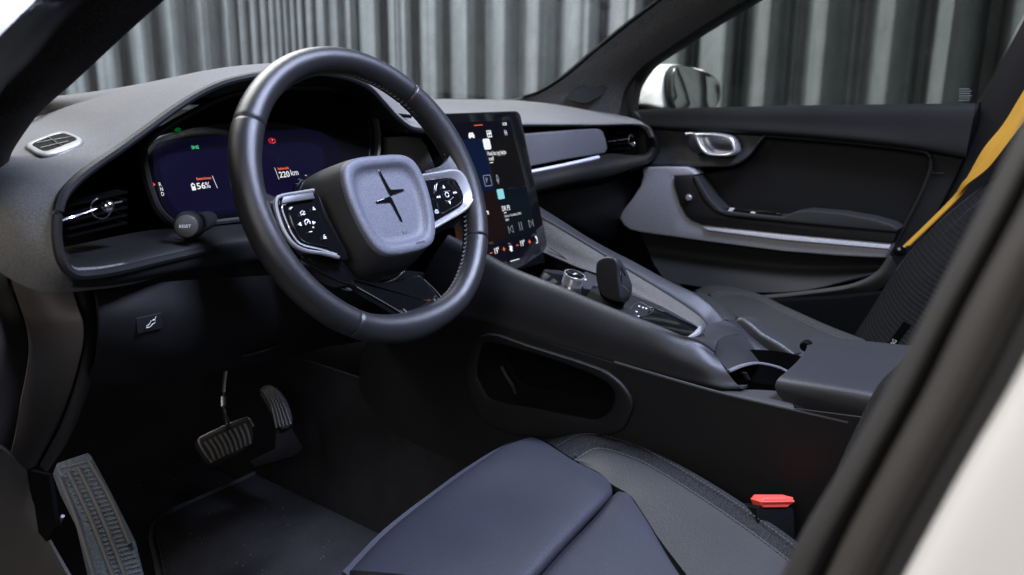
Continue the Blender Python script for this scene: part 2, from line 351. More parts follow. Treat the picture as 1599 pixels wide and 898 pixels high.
# right control cluster
Ro = [(655, 273.5), (687, 268), (707, 265), (718, 267), (727, 277), (735, 293), (738.5, 308), (733.5, 321), (721, 332), (702, 343), (676, 358)]
Ri = [(655, 282), (687, 278), (706, 276.5), (715, 280), (723, 294), (727.5, 307), (724.5, 318), (710, 329), (694, 338), (676, 349)]
plate('control_pad', W3(Ro+[(660, 350), (650, 310)], hs-.004), -wn*.016, 'gloss', sw, bevel=.002, n=2)
o_, i_ = CR(W3(Ro, hs), 4), CR(W3(Ri, hs), 4); i_ = np.array([i_[int(round(k*(len(i_)-1)/(len(o_)-1)))] for k in range(len(o_))])
grid('chrome_frame', [list(o_-wn*.006), list(o_-wn*.001), list(o_*.85+i_*.15+wn*.0012), list(o_*.45+i_*.55-wn*.0006), list(i_-wn*.004)], 'chrome', sw, n=1, m=4, thick=.002)
tube('chrome_frame', list(o_-wn*.0005), .0009, 'chrome', sw, n=1)
kp = [(681, 288), (690, 281), (707, 279.5), (714, 284), (722, 300), (723, 311), (716, 320), (702, 327), (690, 333), (683, 320)]
plate('rocker_key', W3(kp, hs-.002), -wn*.003, 'gloss', sw, bevel=.0012, n=3)
plate('rocker_key', W3([(452, 325), (470, 320), (489, 316), (497, 330), (511, 362), (517, 385), (500, 383), (474, 376), (462, 360)], hs-.002), -wn*.003, 'gloss', sw, bevel=.0012, n=3)
def tri(px, py, s, kind, h=.0125):
    c = WP(px, py, h); q = {'u': 90, 'd': -90, 'l': 180, 'r': 0}[kind]
    pts = [c+s*(math.cos(D2(q+k))*wu+math.sin(D2(q+k))*wv) for k in (0, 125, 235)]
    return platevf(pts, -wn*.0004, 0)
ic = [tri(693, 292, .0028, 'u'), tri(702.5, 316, .0028, 'd'), tri(683.5, 307.8, .002, 'l'), tri(686.5, 307.3, .002, 'l'), tri(709, 300.8, .002, 'r'), tri(712, 300.4, .002, 'r'),
      tri(468.5, 350, .0026, 'l'), tri(490, 347.5, .0026, 'r')]
cc = WP(698, 304, .0125); ic.append(tubevf([cc+.0032*(math.cos(t)*wu+math.sin(t)*wv) for t in np.linspace(0, 6.0, 14)], .0006, seg=4, n=1))
cc = WP(480, 347.5, .0125); ic.append(tubevf([cc+.0034*(math.cos(t)*wu+math.sin(t)*wv) for t in np.linspace(-.6, 3.9, 12)], .0006, seg=4, n=1)); ic.append(tubevf([cc-wu*.001-wv*.001, cc+wu*.002+wv*.002], .0005, seg=4, n=1))
def strokes(px, py, segs, s=.001, h=.0125, r=.0005):
    c = WP(px, py, h); return [tubevf([c+s*(a*wu+b*wv) for a, b in sg], r, seg=4, n=1) for sg in segs]
ic += strokes(473, 333, [[(-3, -2), (-3, 1), (0, 3), (1, 0), (-3, -2)], [(1, 2), (3, 1)], [(0, -2), (3, -1)]])
ic += strokes(490, 326, [[(-1, 0), (0, 2), (1, 0)], [(-2, -1), (2, -1)]]) + strokes(485, 362, [[(-2, 0), (2, 0)]]) + strokes(507, 370, [[(-1, 2), (1, 2)], [(-2, 0), (2, 0)], [(-2, -1.6), (2, -1.6)]]) + strokes(489, 355, [[(-1, 0), (1, 0)], [(0, -1), (0, 1)]])
ic += strokes(682, 331, [[(-3, 1), (0, 3), (3, 2), (3, -1), (0, -2), (-3, -1), (-3, 1)], [(-1, -1), (-1, 1.5)], [(1, -1), (1, 2)]])
tag(link('control_symbols', joinm(ic), 'print', sw), kind='stuff')
link('key_outline', joinm(linesvf([W3([(693, 299), (703, 298)], .0125), W3([(695, 313), (700, 314.5), (708, 308)], .0125)], .00035)), 'steel', sw)
# arms reaching the rim, and the lower gloss spoke
grid('spoke_arm', [[WL(-.115, .012, -.022), WL(-.14, .02, -.012), WL(-.163, .03, -.004)], [WL(-.115, -.02, -.004), WL(-.145, -.02, .004), WL(-.165, -.015, .006)], [WL(-.10, -.055, -.018), WL(-.135, -.06, -.012), WL(-.158, -.055, -.006)]], 'wheel', sw, thick=.01)
grid('spoke_arm', [[WL(.10, .021, -.004), WL(.135, .027, .002), WL(.160, .048, .006)], [WL(.115, .0, -.004), WL(.15, .0, .004), WL(.168, .0, .012)], [WL(.10, -.06, -.03), WL(.13, -.055, -.02), WL(.158, -.060, -.006)]], 'wheel', sw, thick=.01)
So = [(548, 436), (560, 449), (582, 463), (613, 481), (638, 497), (648, 503), (660, 504), (684, 495), (695, 485), (694, 473), (683, 458), (666, 437), (655, 428), (610, 440)]
plate('lower_spoke', W3(So, -.006), -wn*.012, 'gloss', sw, bevel=.004, n=3)
Si = [(575, 448), (600, 463), (630, 483), (645, 495), (658, 496), (678, 488), (684, 480), (678, 467), (655, 440)]
tube('spoke_edge', W3(Si[2:8], -.0035), .0006, 'chrome', sw, n=4); tube('spoke_edge', W3([(557, 448), (582, 462), (613, 480), (640, 497), (650, 500)], -.0045), .0006, 'steel', sw, n=4)
tube('spoke_edge', W3([(662, 436), (684, 458), (693, 472), (691, 480)], -.0045), .0006, 'steel', sw, n=4)
plate('side_spoke', W3([(470, 388), (505, 395), (535, 404), (552, 425), (560, 440), (545, 444), (515, 432), (485, 415), (468, 398)], -.008), -wn*.02, 'gloss', sw, bevel=.004, n=2)
# column shroud
shroud = thing('column_cover', 'black plastic cover round the steering column behind the wheel hub', 'column cover', WC-wn*.12)
grid('shroud', [[WL(-.055, .03, -.07), WL(-.06, .03, -.20)], [WL(-.075, -.02, -.07), WL(-.08, -.02, -.20)], [WL(-.06, -.08, -.07), WL(-.065, -.09, -.20)], [WL(0, -.105, -.07), WL(0, -.12, -.20)], [WL(.06, -.08, -.07), WL(.065, -.09, -.2)], [WL(.075, -.02, -.07), WL(.08, -.02, -.2)], [WL(.055, .03, -.07), WL(.06, .03, -.2)]], 'plastic', shroud, n=2, m=5)
# stalk
e = P(291, 353, x=-.585); ax = P(360, 378, x=-.50); ax = ax-e
sk = thing('indicator_stalk', 'black control stalk with a round RESET button left of the steering wheel', 'control stalk', e)
ax = ax/np.linalg.norm(ax)
fa = (cam_pos-e); fa /= np.linalg.norm(fa); axf = A((.64, .76, -.12)); axf /= np.linalg.norm(axf)
lathe('stalk_body', e, axf, [(0, .0118), (.002, .0130), (.008, .0134), (.012, .0145), (.024, .0148), (.03, .0135), (.05, .0125), (.075, .011), (.16, .010)], 'rubber', sk)
lathe('reset_button', e, -axf, [(0, .0115), (.0015, .0113), (.0022, .0104), (.0023, .002)], mat('button_grey', (.06, .057, .056), .5), sk, seg=36)
kr = []
for k in range(36):
    t = 2*math.pi*k/36; a1 = np.cross(axf, A((0, 0, 1))); a1 /= np.linalg.norm(a1); b1 = np.cross(axf, a1)
    c = e+axf*.019+(math.cos(t)*a1+math.sin(t)*b1)*.0147; kr.append(tubevf([c-axf*.004, c+axf*.005], .0006, seg=4, n=1))
link('knurling', joinm(kr), 'plastic', sk)
br_ = np.cross(-axf, A((0, 0, 1))); br_ = -br_/np.linalg.norm(br_); bu_ = np.cross(br_, axf); bu_ = bu_ if bu_[2] > 0 else -bu_
text('reset_lettering', 'RESET', e-axf*.0026-br_*.0068-bu_*.0015, br_, bu_, .0044, 'print', sk)
rings_ = []
for t, s_ in ((.033, '='), (.042, '0'), (.052, 'I'), (.06, '-')):
    text('stalk_symbol', s_, e+axf*t-fa*-.014+bu_*.003, br_, bu_, .005, 'print', sk)
    text('stalk_symbol', s_, e+axf*t+fa*.0148-bu_*.004, br_, bu_, .004, 'print', sk)

# =================================================================== dashboard
db = thing('dashboard', 'grey textured dashboard spanning the car with a hooded driver display recess', 'dashboard', (-.05, .3, .8))
lip = [(330, 384, .055), (250, 402, .035), (185, 417, .015), (140, 424, .0), (115, 423, -.005), (97, 405, -.005), (88, 365, .0), (90, 325, .005), (98, 300, .01), (118, 277, .02), (150, 252, .035), (190, 225, .055), (230, 196, .07), (270, 167, .085), (310, 142, .1), (350, 125, .115), (400, 114, .125), (450, 109, .13), (500, 110, .135), (545, 119, .14), (575, 134, .145), (598, 158, .15), (618, 180, .155), (640, 197, .16), (672, 202, .175), (720, 198, .2)]
out = [(330, 412, .075), (260, 430, .055), (195, 446, .04), (140, 453, .03), (75, 457, .03), (20, 438, .05), (-25, 400, .07), (-55, 330, .10), (-30, 275, .14), (5, 248, .18), (32, 215, .26), (58, 180, .44), (115, 163, .36), (185, 143, .30), (250, 126, .27), (315, 111, .25), (370, 104.5, .25), (430, 101, .25), (490, 101, .25), (545, 110, .25), (580, 125, .26), (604, 148, .28), (630, 168, .3), (655, 180, .32), (690, 185, .34), (740, 182, .36)]
Lp = A([P(a, b, y=c) for a, b, c in lip]); Op = A([P(a, b, y=c) for a, b, c in out])
mid = (Lp+Op)/2; bulge = np.array([.008, .008, .009, .011, .012, .014, .015, .013, .009, .006, .004, .004, .005, .006, .008, .010, .010, .010, .010, .010, .008, .004, .002, 0, 0, 0])
bd = (cam_pos-mid); bd /= np.linalg.norm(bd, axis=1)[:, None]; mid2 = mid+bd*bulge[:, None]*.6+A((0, 0, 1))*bulge[:, None]*.5
pad = grid('upper_pad', [list(Lp), list(mid2), list(Op)], 'dashfab', db, n=6, m=8, thick=.004)
# falls away from the hood crest to the windscreen
Bk = []
for i, (a, b, c) in enumerate(out):
    p = Op[i]
    if i < 11: continue
    x = p[0]+.10*(p[0]+.3); Bk.append(A((x, .56-.35*max(0, abs(x)-.1)**2 if i > 11 else .5, .93)))
Bk[0] = Op[11]+A((0, .03, -.01))
cr = [Op[i] for i in range(11, len(out))]
mb = [(p*.5+q*.5) for p, q in zip(cr, Bk)]
grid('upper_pad', [cr, mb, Bk], 'dashfab', db, n=4, m=4, thick=.004, away=(0, 0, -1))
# hood lip and recess walls
tube('hood_lip', list(Lp-A((0, 0, .003))), .0045, 'rail', db, n=6, seg=8)
bkp = Lp+A((.02, .085, -.012))
for i in range(9): bkp[i] = Lp[i]+A((.03, .07, 0))
grid('hood_inner', [list(Lp-A((0, 0, .004))), list((Lp+bkp)/2-A((0, 0, .004))), list(bkp)], 'plastic', db, n=5, m=3, thick=.003, away=(0, 0, 1))
box('recess_back', (-.42, .27, .80), (.50, .02, .16), 'black', db)
# lower edge of the recess and knee panel
le = [P(113, 425, y=-.003), P(150, 419, y=.01), P(190, 412, y=.02), P(240, 399, y=.035), P(300, 385, y=.05), P(380, 372, y=.07), P(470, 360, y=.09), P(560, 350, y=.12), P(640, 340, y=.14)]
lo = [P(118, 448, y=.005), P(160, 446, y=.015), P(205, 440, y=.03), P(260, 430, y=.045), P(320, 420, y=.06), P(400, 410, y=.08), P(490, 400, y=.10), P(570, 395, y=.12), P(650, 390, y=.14)]
bk = [p+A((.01, .12, .0)) for p in le]
grid('lower_rail', [bk, le, [(p+q)/2+A((-.004, -.006, 0)) for p, q in zip(le, lo)], lo, [p+A((.01, .05, -.01)) for p in lo]], 'rail', db, n=4, m=5)
kn = [[P(150, 452, y=.05), P(260, 440, y=.05), P(420, 430, y=.08), P(600, 420, y=.12), P(700, 430, y=.15)],
      [P(155, 500, y=.04), P(260, 500, y=.04), P(420, 500, y=.07), P(600, 480, y=.12), P(700, 480, y=.15)],
      [P(150, 560, y=.06), P(250, 570, y=.06), P(400, 548, y=.09), P(520, 515, y=.13), P(700, 500, y=.17)],
      [P(130, 600, y=.16), P(230, 600, y=.18), P(400, 570, y=.20), P(520, 540, y=.22), P(700, 520, y=.24)]]
grid('knee_panel', kn, mat('knee_plastic', (.004, .004, .0045), .6, bump=.2, spec=.25), db, n=4, m=5)
tube('panel_edge', [P(490, 503, y=.115), P(470, 520, y=.11), P(440, 537, y=.10), P(410, 549, y=.09), P(380, 556, y=.085)], .0016, 'plastic', db)
sy = P(235, 505, y=.037); ux, uz = A((1, 0, 0)), A((0, 0, 1))
box('tailgate_button', sy+A((.0, .0115, 0)), (.026, .02, .016), bpy.data.materials['knee_plastic'], db, bevel=.001)
link('tailgate_symbol', joinm(linesvf([[sy+A((a*.0008, -.001, b*.0008)) for a, b in ((-6, -4), (-6, -2), (-2, 0), (0, 3), (4, 4), (6, 3), (5, 0), (2, -1), (-2, -4), (-6, -4))], [sy+A((.004, -.001, .0032)), sy+A((.0056, -.001, .006))]], .0003)), 'print', db)
box('cowl_blocker', (0, .90, .875), (1.50, .64, .012), 'black', db)  # unseen lid added to keep the front lamp off the footwell carpet
box('centre_stack', (0, .24, .56), (.24, .08, .30), 'black', db)
box('cowl_blocker', (-.755, .90, .50), (.012, .64, .76), 'black', db)  # added walls closing the same unseen box round the footwell
box('cowl_blocker', (.76, .90, .50), (.012, .64, .76), 'black', db)
box('cowl_blocker', (0, 1.17, .50), (1.50, .012, .76), 'black', db)
# outer vent
vent = [(118, 320), (190, 298), (205, 300), (206, 350), (190, 366), (130, 382), (112, 372), (108, 335)]
for k in range(5):
    a0, a1 = P(108, 322+k*12, y=.06), P(200, 300+k*12, y=.06+.02)
    box('vent_slat', (a0+a1)/2+A((0, .012, 0)), (np.linalg.norm(a1-a0), .022, .0018), mat('slat_black', (.0025, .0025, .0025), .35, spec=.25) if k == 0 else bpy.data.materials['slat_black'], db, R=[(a1-a0)/np.linalg.norm(a1-a0), A((0, 1, 0)), A((0, 0, 1))])
tube('vent_bar', [P(95, 345, y=.03), P(112, 339, y=.03), P(128, 334, y=.034), P(150, 326, y=.038)], [.0014, .0022, .0012, .0009], 'chrome', db, flat=.6)
tube('vent_bar', [P(160, 321, y=.04), P(190, 315, y=.05)], .0007, 'steel', db)
lathe('vent_ball', P(168, 322, y=.034), (0, -1, .3), [(-.0062, .0005), (-.0055, .003), (-.004, .0048), (0, .0062), (.003, .0055), (.005, .0036), (.006, .0006)], 'bulb', db)
cc = P(158, 325, y=.038); tube('vent_ring', [cc+.0095*A((math.cos(t), 0, math.sin(t))) for t in np.linspace(1.8, 6.2, 12)], .0005, 'steel', db, n=2)
# demister vent on the left end
from mathutils.bvhtree import BVHTree
_bv = BVHTree.FromPolygons([v.co for v in pad.data.vertices], [tuple(p.vertices) for p in pad.data.polygons])
def onpad(a, b, h=0):
    q = _bv.ray_cast(Vector(cam_pos), Vector(ray(a, b)).normalized()); n_ = A(q[1]); n_ = n_ if n_ @ (cam_pos-A(q[0])) > 0 else -n_
    return A(q[0])+n_*h, n_
tn = A((-.25, -.45, .86)); tn /= np.linalg.norm(tn)
to, tn = onpad(85, 228)
TV = lambda pts, h=0: [PL(a, b, to+tn*h, tn) for a, b in pts]
vo = [(39, 231), (46, 225), (66, 217), (90, 209), (101, 208), (112, 211), (129, 219), (131, 223), (127, 228), (108, 236), (88, 243), (70, 247), (60, 246), (47, 238)]
vi = [(52, 229), (57, 225), (72, 219), (90, 213), (97, 212), (106, 214), (118, 219), (120, 222), (116, 225), (103, 230), (88, 236), (75, 240), (68, 239), (58, 234)]
O3, I3 = A([onpad(a, b, .0012)[0] for a, b in vo]), A([onpad(a, b, .0024)[0] for a, b in vi])
link('demister_frame', mesh(*gridvf([list(O3-tn*.008), list(O3-tn*.001), list(O3*.8+I3*.2+tn*.001), list(O3*.35+I3*.65+tn*.001), list(I3+tn*.0), list(I3-tn*.012)], n=3, m=3, thick=0, closed=True)), 'lightsilver', db)
_c = A(vi).mean(0); grid('demister_well', [[onpad(*(_c+(A(q)-_c)*k_), .0022)[0] for q in vi] for k_ in (1.04, .7, .4, .08)], 'black', db, closed=True, n=3, m=2, thick=0)
for q in (((60, 228), (113, 219)), ((66, 236), (108, 226)), ((77, 219), (97, 232))): tube('demister_slat', [onpad(*q[0], .0035)[0], onpad(*q[1], .0035)[0]], .0005, 'band', db)
# driver display
cn = A((0, -math.cos(D2(20)), math.sin(D2(20)))); co = A((-.37, .19, .84)); cr_ = A((1, 0, 0)); cu_ = A((0, math.sin(D2(20)), math.cos(D2(20))))
CP = lambda pts, h=0: [PL(a, b, co+cn*h, cn) for a, b in pts]
bz = [(224, 243), (228, 226), (243, 210), (270, 192), (300, 176), (330, 160), (370, 146), (430, 138), (500, 138), (550, 146), (580, 170), (590, 210), (585, 260), (560, 300), (500, 325), (400, 340), (320, 350), (282, 354), (266, 346), (248, 328), (236, 300), (228, 272)]
dd = bpy.data.objects
cl = thing('driver_display', 'digital driver display showing 56 % and 220 km behind the steering wheel', 'display', co)
link('bezel', mesh(*tubevf(CP(bz, .006), .004, n=4, closed=True, flat=1.6, upv=cn)), mat('bezel_grey', (.022, .02, .02), .55), cl)
link('glass', mesh(*platevf(CR(CP(bz), 4, True), -cn*.006, 0)), 'gloss', cl)
dz = [(240, 232), (247, 222), (300, 216), (420, 205), (500, 205), (530, 230), (520, 270), (480, 310), (400, 328), (330, 338), (275, 342), (258, 326), (246, 296), (240, 262)]
link('lit_area', mesh(*platevf(CR(CP(dz, .0006), 3, True), -cn*.0004, 0)), 'ecluster', cl)
dz = [(250, 246), (300, 236), (420, 226), (500, 228), (505, 260), (470, 300), (400, 322), (330, 331), (285, 334), (268, 318), (256, 292), (250, 265)]
link('lit_area', mesh(*platevf(CR(CP(dz, .0012), 3, True), -cn*.0004, 0)), 'ecluster2', cl)
ct = lambda name, s, a, b, sz, m, sx=1, bold=0: text(name, s, CP([(a, b)], .002)[0], cr_, cu_, sz, m, cl, sx, bold=bold)
ct('charge_reading', '56', 308, 295.5, .0108, 'ewhite', 1.12, .012); ct('charge_reading', '%', 321.5, 294, .0108, 'ewhite', .95)
ct('charge_caption', 'Batteriniveau', 307, 281.5, .0046, 'eorange', .82, .02)
ct('range_reading', '220', 437, 277.5, .0112, 'ewhite', 1.0, .012); ct('range_reading', 'km', 454.5, 274.3, .0115, 'ewhite', .92); ct('range_caption', 'Rækkevidde', 434, 265.5, .0046, 'eorange', .8, .02)
for s_, a, b in (('R', 248.5, 291), ('N', 250.5, 298.5), ('D', 252.2, 306)): ct('gear_letter', s_, a, b, .0065, 'ewhite', .8)
link('gear_pointer', mesh(*platevf(CP([(239, 285), (243, 288), (240, 291)], .0022), -cn*.0002, 0)), 'ered', cl)
def cst(px, py, segs, s, m, name, r=.0004):
    c = CP([(px, py)], .002)[0]; link(name, joinm([tubevf([c+s*(a*cr_+b*cu_) for a, b in sg], r, seg=4, n=1) for sg in segs]), m, cl)
cst(333.6+1.9, 284, [[(-1.2, 8), (1.2, -8)]], .001, 'ewhite', 'divider_line', .0003); cst(432.3, 271, [[(-1, 8), (1, -8)]], .001, 'ewhite', 'divider_line', .0003)
cst(304.7, 230, [[(-5, 2.4), (-2, 1)], [(-5.5, 0), (-2, 0)], [(-5, -2.4), (-2, -1)], [(5, 2.4), (2, 1)], [(5.5, 0), (2, 0)], [(5, -2.4), (2, -1)], [(-1.5, 2), (-1, 0), (-1.5, -2)], [(1.5, 2), (1, 0), (1.5, -2)]], .0009, 'egreen', 'light_symbol', .0004)
cst(278, 203, [[(-5, 0), (0, 3), (5, 1), (2, -3), (-3, -2), (-5, 0)], [(-3, 0), (3, 0)]], .0008, 'edgreen', 'turn_symbol', .0008)
c = CP([(425, 220)], .002)[0]; link('brake_symbol', joinm([tubevf([c+.0036*(math.cos(t)*cr_+math.sin(t)*cu_) for t in np.linspace(0, 6.28, 14)], .0004, seg=4, n=1), tubevf([c+cu_*.002-cr_*.001, c-cu_*.002], .0004, seg=4, n=1), tubevf([c+cu_*.002+cr_*.0015, c-cu_*.0001], .0003, seg=4, n=1)]+[tubevf([c+.0052*(math.cos(t)*cr_+math.sin(t)*cu_) for t in np.linspace(q-.6, q+.6, 6)], .00035, seg=4, n=1) for q in (0, 3.14)]), 'ered', cl)
c = CP([(302, 291.5)], .002)[0]; link('battery_symbol', mesh(*platevf([c+.001*(a*cr_+b*cu_) for a, b in ((-2.5, -4.5), (2.5, -4.5), (2.5, 3.2), (1, 3.2), (1, 4.6), (-1, 4.6), (-1, 3.2), (-2.5, 3.2))], -cn*.0002, 0)), 'ewhite', cl)
link('battery_level', mesh(*platevf([c+cn*.0004+.001*(a*cr_+b*cu_) for a, b in ((-1.3, .3), (1.3, .3), (1.3, 2.4), (-1.3, 2.4))], -cn*.0002, 0)), 'enavy', cl)

# centre and passenger side of the dash
Z = lambda *q: [P(a, b, y=c) for a, b, c in q]
fr = Z((640, 197, .165), (690, 195, .185), (750, 192, .195), (807, 191, .2), (869, 191, .205), (939, 191.5, .205), (985, 190.5, .2), (1003, 192, .19), (1014, 199, .18), (1019, 210, .175))
ba = [A((-.18, .50, .925)), A((-.05, .54, .925)), A((.1, .555, .922)), A((.25, .55, .92)), A((.4, .53, .918)), P(812, 157, x=.55), P(880, 166, x=.62), P(940, 176, x=.655), P(985, 186, x=.675), P(1012, 196, x=.69)]
md = [(p+q)/2+A((0, 0, .012))*(1 if i < 6 else .4) for i, (p, q) in enumerate(zip(fr, ba))]
fr2 = [p+A((0, -.003, -.004)) for p in fr]
grid('upper_pad', [[p+A((0, .01, -.004)) for p in fr2], fr2, [p+A((0, .01, .003)) for p in fr], md, ba], 'dashfab', db, n=5, m=6, thick=.004, away=(0, 0, -1))

# centre fascia with woven inlay
box('centre_fascia', (-.05, .26, .79), (.26, .06, .17), 'black', db)
tube('hood_slot', [P(615, 179, y=.185), P(628, 180.5, y=.19), P(641, 182, y=.195)], .0028, 'black', db)
plate('woven_inlay', Z((605, 215, .205), (640, 213, .205), (658, 215, .205), (668, 232, .205), (684, 272, .205), (690, 300, .205), (606, 300, .205)), (0, .01, 0), mat('woven_inlay', (.13, .127, .125), .8, wave=.8, wscale=100, wdir='DIAGONAL', spk=.2), db, bevel=.001, n=0)
# passenger fascia: recess, panel, light strip, lower body
box('passenger_recess', (.42, .262, .80), (.50, .03, .17), 'black', db)
plate('deco_panel', Z((800, 211, .205), (850, 207, .205), (900, 203, .205), (934, 201, .205), (941, 204, .205), (946, 216, .205), (949, 232, .205), (945, 239, .205), (930, 242, .205), (880, 250, .205), (830, 260, .205), (808, 264, .205)), (0, .05, 0), 'panel', db, bevel=.003)
strip = Z((820, 270, .19), (860, 262, .19), (900, 253.5, .19), (934, 245.5, .19))
link('light_strip', mesh(*tubevf(strip, .0042, n=4, flat=.8)), mat('light_strip', (.62, .63, .78), .35, emit=(.5, .52, .75), estr=.12), db)
r0 = Z((818, 268, .215), (880, 255, .215), (950, 240, .215), (985, 242, .2), (1008, 240, .19), (1020, 225, .185))
r1 = Z((822, 278, .165), (880, 266, .168), (950, 252, .17), (985, 247, .17), (1012, 243, .172), (1024, 232, .178))
r2 = Z((826, 290, .155), (880, 278, .158), (950, 265, .16), (985, 256, .162), (1012, 250, .168), (1027, 236, .18))
r3 = Z((832, 303, .165), (885, 290, .17), (950, 276, .172), (988, 263, .175), (1012, 255, .18), (1030, 240, .19))
r4 = [p+A((0, .08, -.005)) for p in r3]
grid('passenger_rail', [r0, r1, r2, r3, r4], 'rail', db, n=4, m=5)
grid('dash_end_cap', [Z((1003, 192, .2), (1008, 215, .2), (1010, 240, .2)), Z((1014, 199, .18), (1022, 220, .175), (1024, 238, .18)), [P(1018, 200, x=.69), P(1030, 222, x=.69), P(1030, 240, x=.69)]], 'plastic', db, n=4, m=4)
grid('glovebox', [Z((830, 300, .25), (900, 288, .25), (960, 275, .25), (1020, 258, .24)), Z((845, 330, .235), (900, 330, .235), (950, 320, .235), (1012, 290, .24)), Z((860, 350, .26), (920, 370, .26), (960, 360, .27), (1000, 330, .28)), Z((880, 370, .36), (930, 400, .36), (1000, 390, .38), (1040, 360, .40))], mat('glovebox_plastic', (.004, .004, .0045), .5, spec=.25, bump=.2), db, n=4, m=5)
# passenger vent
for k in range(5): box('vent_slat', P(975, 207+k*8, y=.225), (.10, .018, .0016), bpy.data.materials['slat_black'], db)
tube('vent_bar', Z((950, 221, .2), (968, 219, .2), (978, 217, .2)), .0011, 'steel', db, flat=.6)
lathe('vent_ball', P(989, 225, y=.195), (0, -1, .3), [(-.006, .0005), (-.004, .0045), (0, .006), (.004, .0045), (.0058, .0008)], 'bulb', db)
tube('vent_ring', [P(985, 218, y=.2)+.010*A((math.cos(t), 0, math.sin(t))) for t in np.linspace(.5, 5, 10)], .0008, 'steel', db, n=2)
box('vent_housing', P(980, 222, y=.245), (.13, .012, .075), 'gloss', db)

# =================================================================== touchscreen
so = A((.10, .141, .903)); sb = A((.10, .075, .672)); sr_ = A((1, 0, 0)); su_ = (so-sb)/np.linalg.norm(so-sb); sn = np.cross(sr_, su_)
if sn[1] > 0: sn = -sn
ts = thing('touchscreen', 'tall black touchscreen with lit tiles and 19 degree readings above the centre console', 'touchscreen', (so+sb)/2-A((.09, 0, 0)))
SP = lambda pts, h=0: [PL(a, b, so+sn*h, sn) for a, b in pts]
SL = lambda u, v, h=0: so+sr_*u+su_*v+sn*h       # u from the right edge, v from the top edge
def rr(x0, y0, x1, y1, r, n=5):
    o = []
    for cx_, cy_, q in ((x1-r, y1-r, 0), (x0+r, y1-r, 90), (x0+r, y0+r, 180), (x1-r, y0+r, 270)):
        for k in range(n+1): t = D2(q+90*k/n); o.append((cx_+r*math.cos(t), cy_+r*math.sin(t)))
    return o
plate('casing', [SL(u, v, -.001) for u, v in rr(-.195, -.255, .003, .008, .010)], -sn*.012, 'black', ts, bevel=.003)
link('glass', mesh(*platevf([SL(u, v, .0006) for u, v in rr(-.193, -.253, .001, .006, .009)], -sn*.0015, .0008)), 'gloss', ts)
def tile(name, pts, m, h=.0009): link(name, mesh(*platevf(SP(pts, h), -sn*.0002, 0)), m, ts)
tile('status_bar', [(690, 192), (797, 188), (802, 214), (700, 219)], 'enavy')
tile('map_tile', [(690, 219), (753, 217), (773, 296), (700, 306)], 'eblue'); tile('assistant_tile', [(754.5, 217), (802, 213), (821, 289), (774.5, 296)], 'ewarm')
tile('phone_tile', [(702, 308), (774, 298), (793, 372), (715, 388)], 'ebrown'); tile('media_tile', [(775.5, 298), (822, 291), (838, 364), (794.5, 372)], 'eteal')
tile('climate_bar', [(715, 392), (839, 367), (845, 395), (740, 420)], 'enavy')
stx = lambda name, s, a, b, sz, m, sx=.8, bold=.01: text(name, s, SP([(a, b)], .0014)[0], sr_, su_, sz, m, ts, sx, bold=bold)
stx('clock', '16:38', 784.5, 196, .0072, 'ewhite', .75, .02); tile('notification_line', [(740, 195.4), (753.5, 194.4), (753.7, 195.6), (740.2, 196.6)], 'eorange', .0014)
def si(name, px, py, segs, s=.001, m='ewhite', r=.0005):
    c = SP([(px, py)], .0014)[0]; link(name, joinm([tubevf([c+s*(a*sr_+b*su_) for a, b in sg], r, seg=4, n=1) for sg in segs]), m, ts)
si('car_symbol', 736, 211, [[(-6, -1), (-4, 3), (4, 3), (6, -1)], [(-6, -1), (6, -1)], [(-6, -1), (-6, -4), (-3, -4)], [(6, -1), (6, -4), (3, -4)], [(-5, -2.5), (5, -2.5)], [(-4, 1), (4, 1)]], .001, r=.0009)
si('grid_symbol', 764, 209, [[(-5, -5), (5, -5), (5, 5), (-5, 5), (-5, -5)], [(0, -5), (0, 5)], [(-5, 0), (5, 0)], [(1, 2), (5, 2)]], .001, r=.0008)
stx('letter_symbol', 'H', 788.5, 211.5, .013, 'ewhite', .7, 0)
ai = SP([(760.5, 225)], .0014)[0]
link('assistant_icon', mesh(*platevf([ai+a*sr_+b*su_ for a, b in rr(-.0088, -.0088, .0088, .0088, .003)], -sn*.0002, 0)), 'ewhite', ts)
ai = SP([(782, 303)], .0014)[0]
link('radio_icon', mesh(*platevf([ai+a*sr_+b*su_ for a, b in rr(-.0082, -.0082, .0082, .0082, .002)], -sn*.0002, 0)), 'ecyan', ts)
stx('assistant_text', 'Hvad kan jeg hjælpe', 761.5, 243, .0098, 'ewhite', .62, .008); stx('assistant_text', 'med?', 764, 251, .0098, 'ewhite', .62, .008)
tile('text_rule', [(765, 253.6), (770, 253), (770.2, 254.2), (765.2, 254.8)], 'ewhite', .0014)
c = SP([(761.5, 282)], .0014)[0]; link('parking_symbol', joinm([tubevf([c+a*sr_+b*su_ for a, b in rr(-.0085, -.0085, .0085, .0085, .001, 2)], .0005, seg=4, n=1, closed=True)]), 'egrey', ts)
stx('parking_letter', 'P', 759.2, 286, .012, 'egrey', .9, 0)
si('microphone_symbol', 777, 279, [[(-1.5, -2), (-2, 3), (0, 6), (2, 3), (1.5, -2), (0, -4), (-1.5, -2)], [(-3, 0), (-2, -5), (0, -6), (2, -5), (3, 0)], [(0, -6), (0, -9)]], .001, 'egrey', .0005)
si('phone_symbol', 762, 332, [[(-3, 2), (0, 2), (0, -3)]], .001, 'ewhite', .0012)
stx('station_name', 'DR P3', 784.5, 330, .0118, 'ewhite', .68, .01); tile('text_rule', [(787, 332), (791, 331.3), (791.2, 332.4), (787.2, 333.1)], 'ewhite', .0014)
stx('programme_text', 'Club Sauna / Tobias Bakhøj, 2/23/2023', 788, 339.5, .0052, 'ewhite', .55, 0); stx('programme_text', '24RFM', 789.5, 345.5, .0052, 'ewhite', .6, 0)
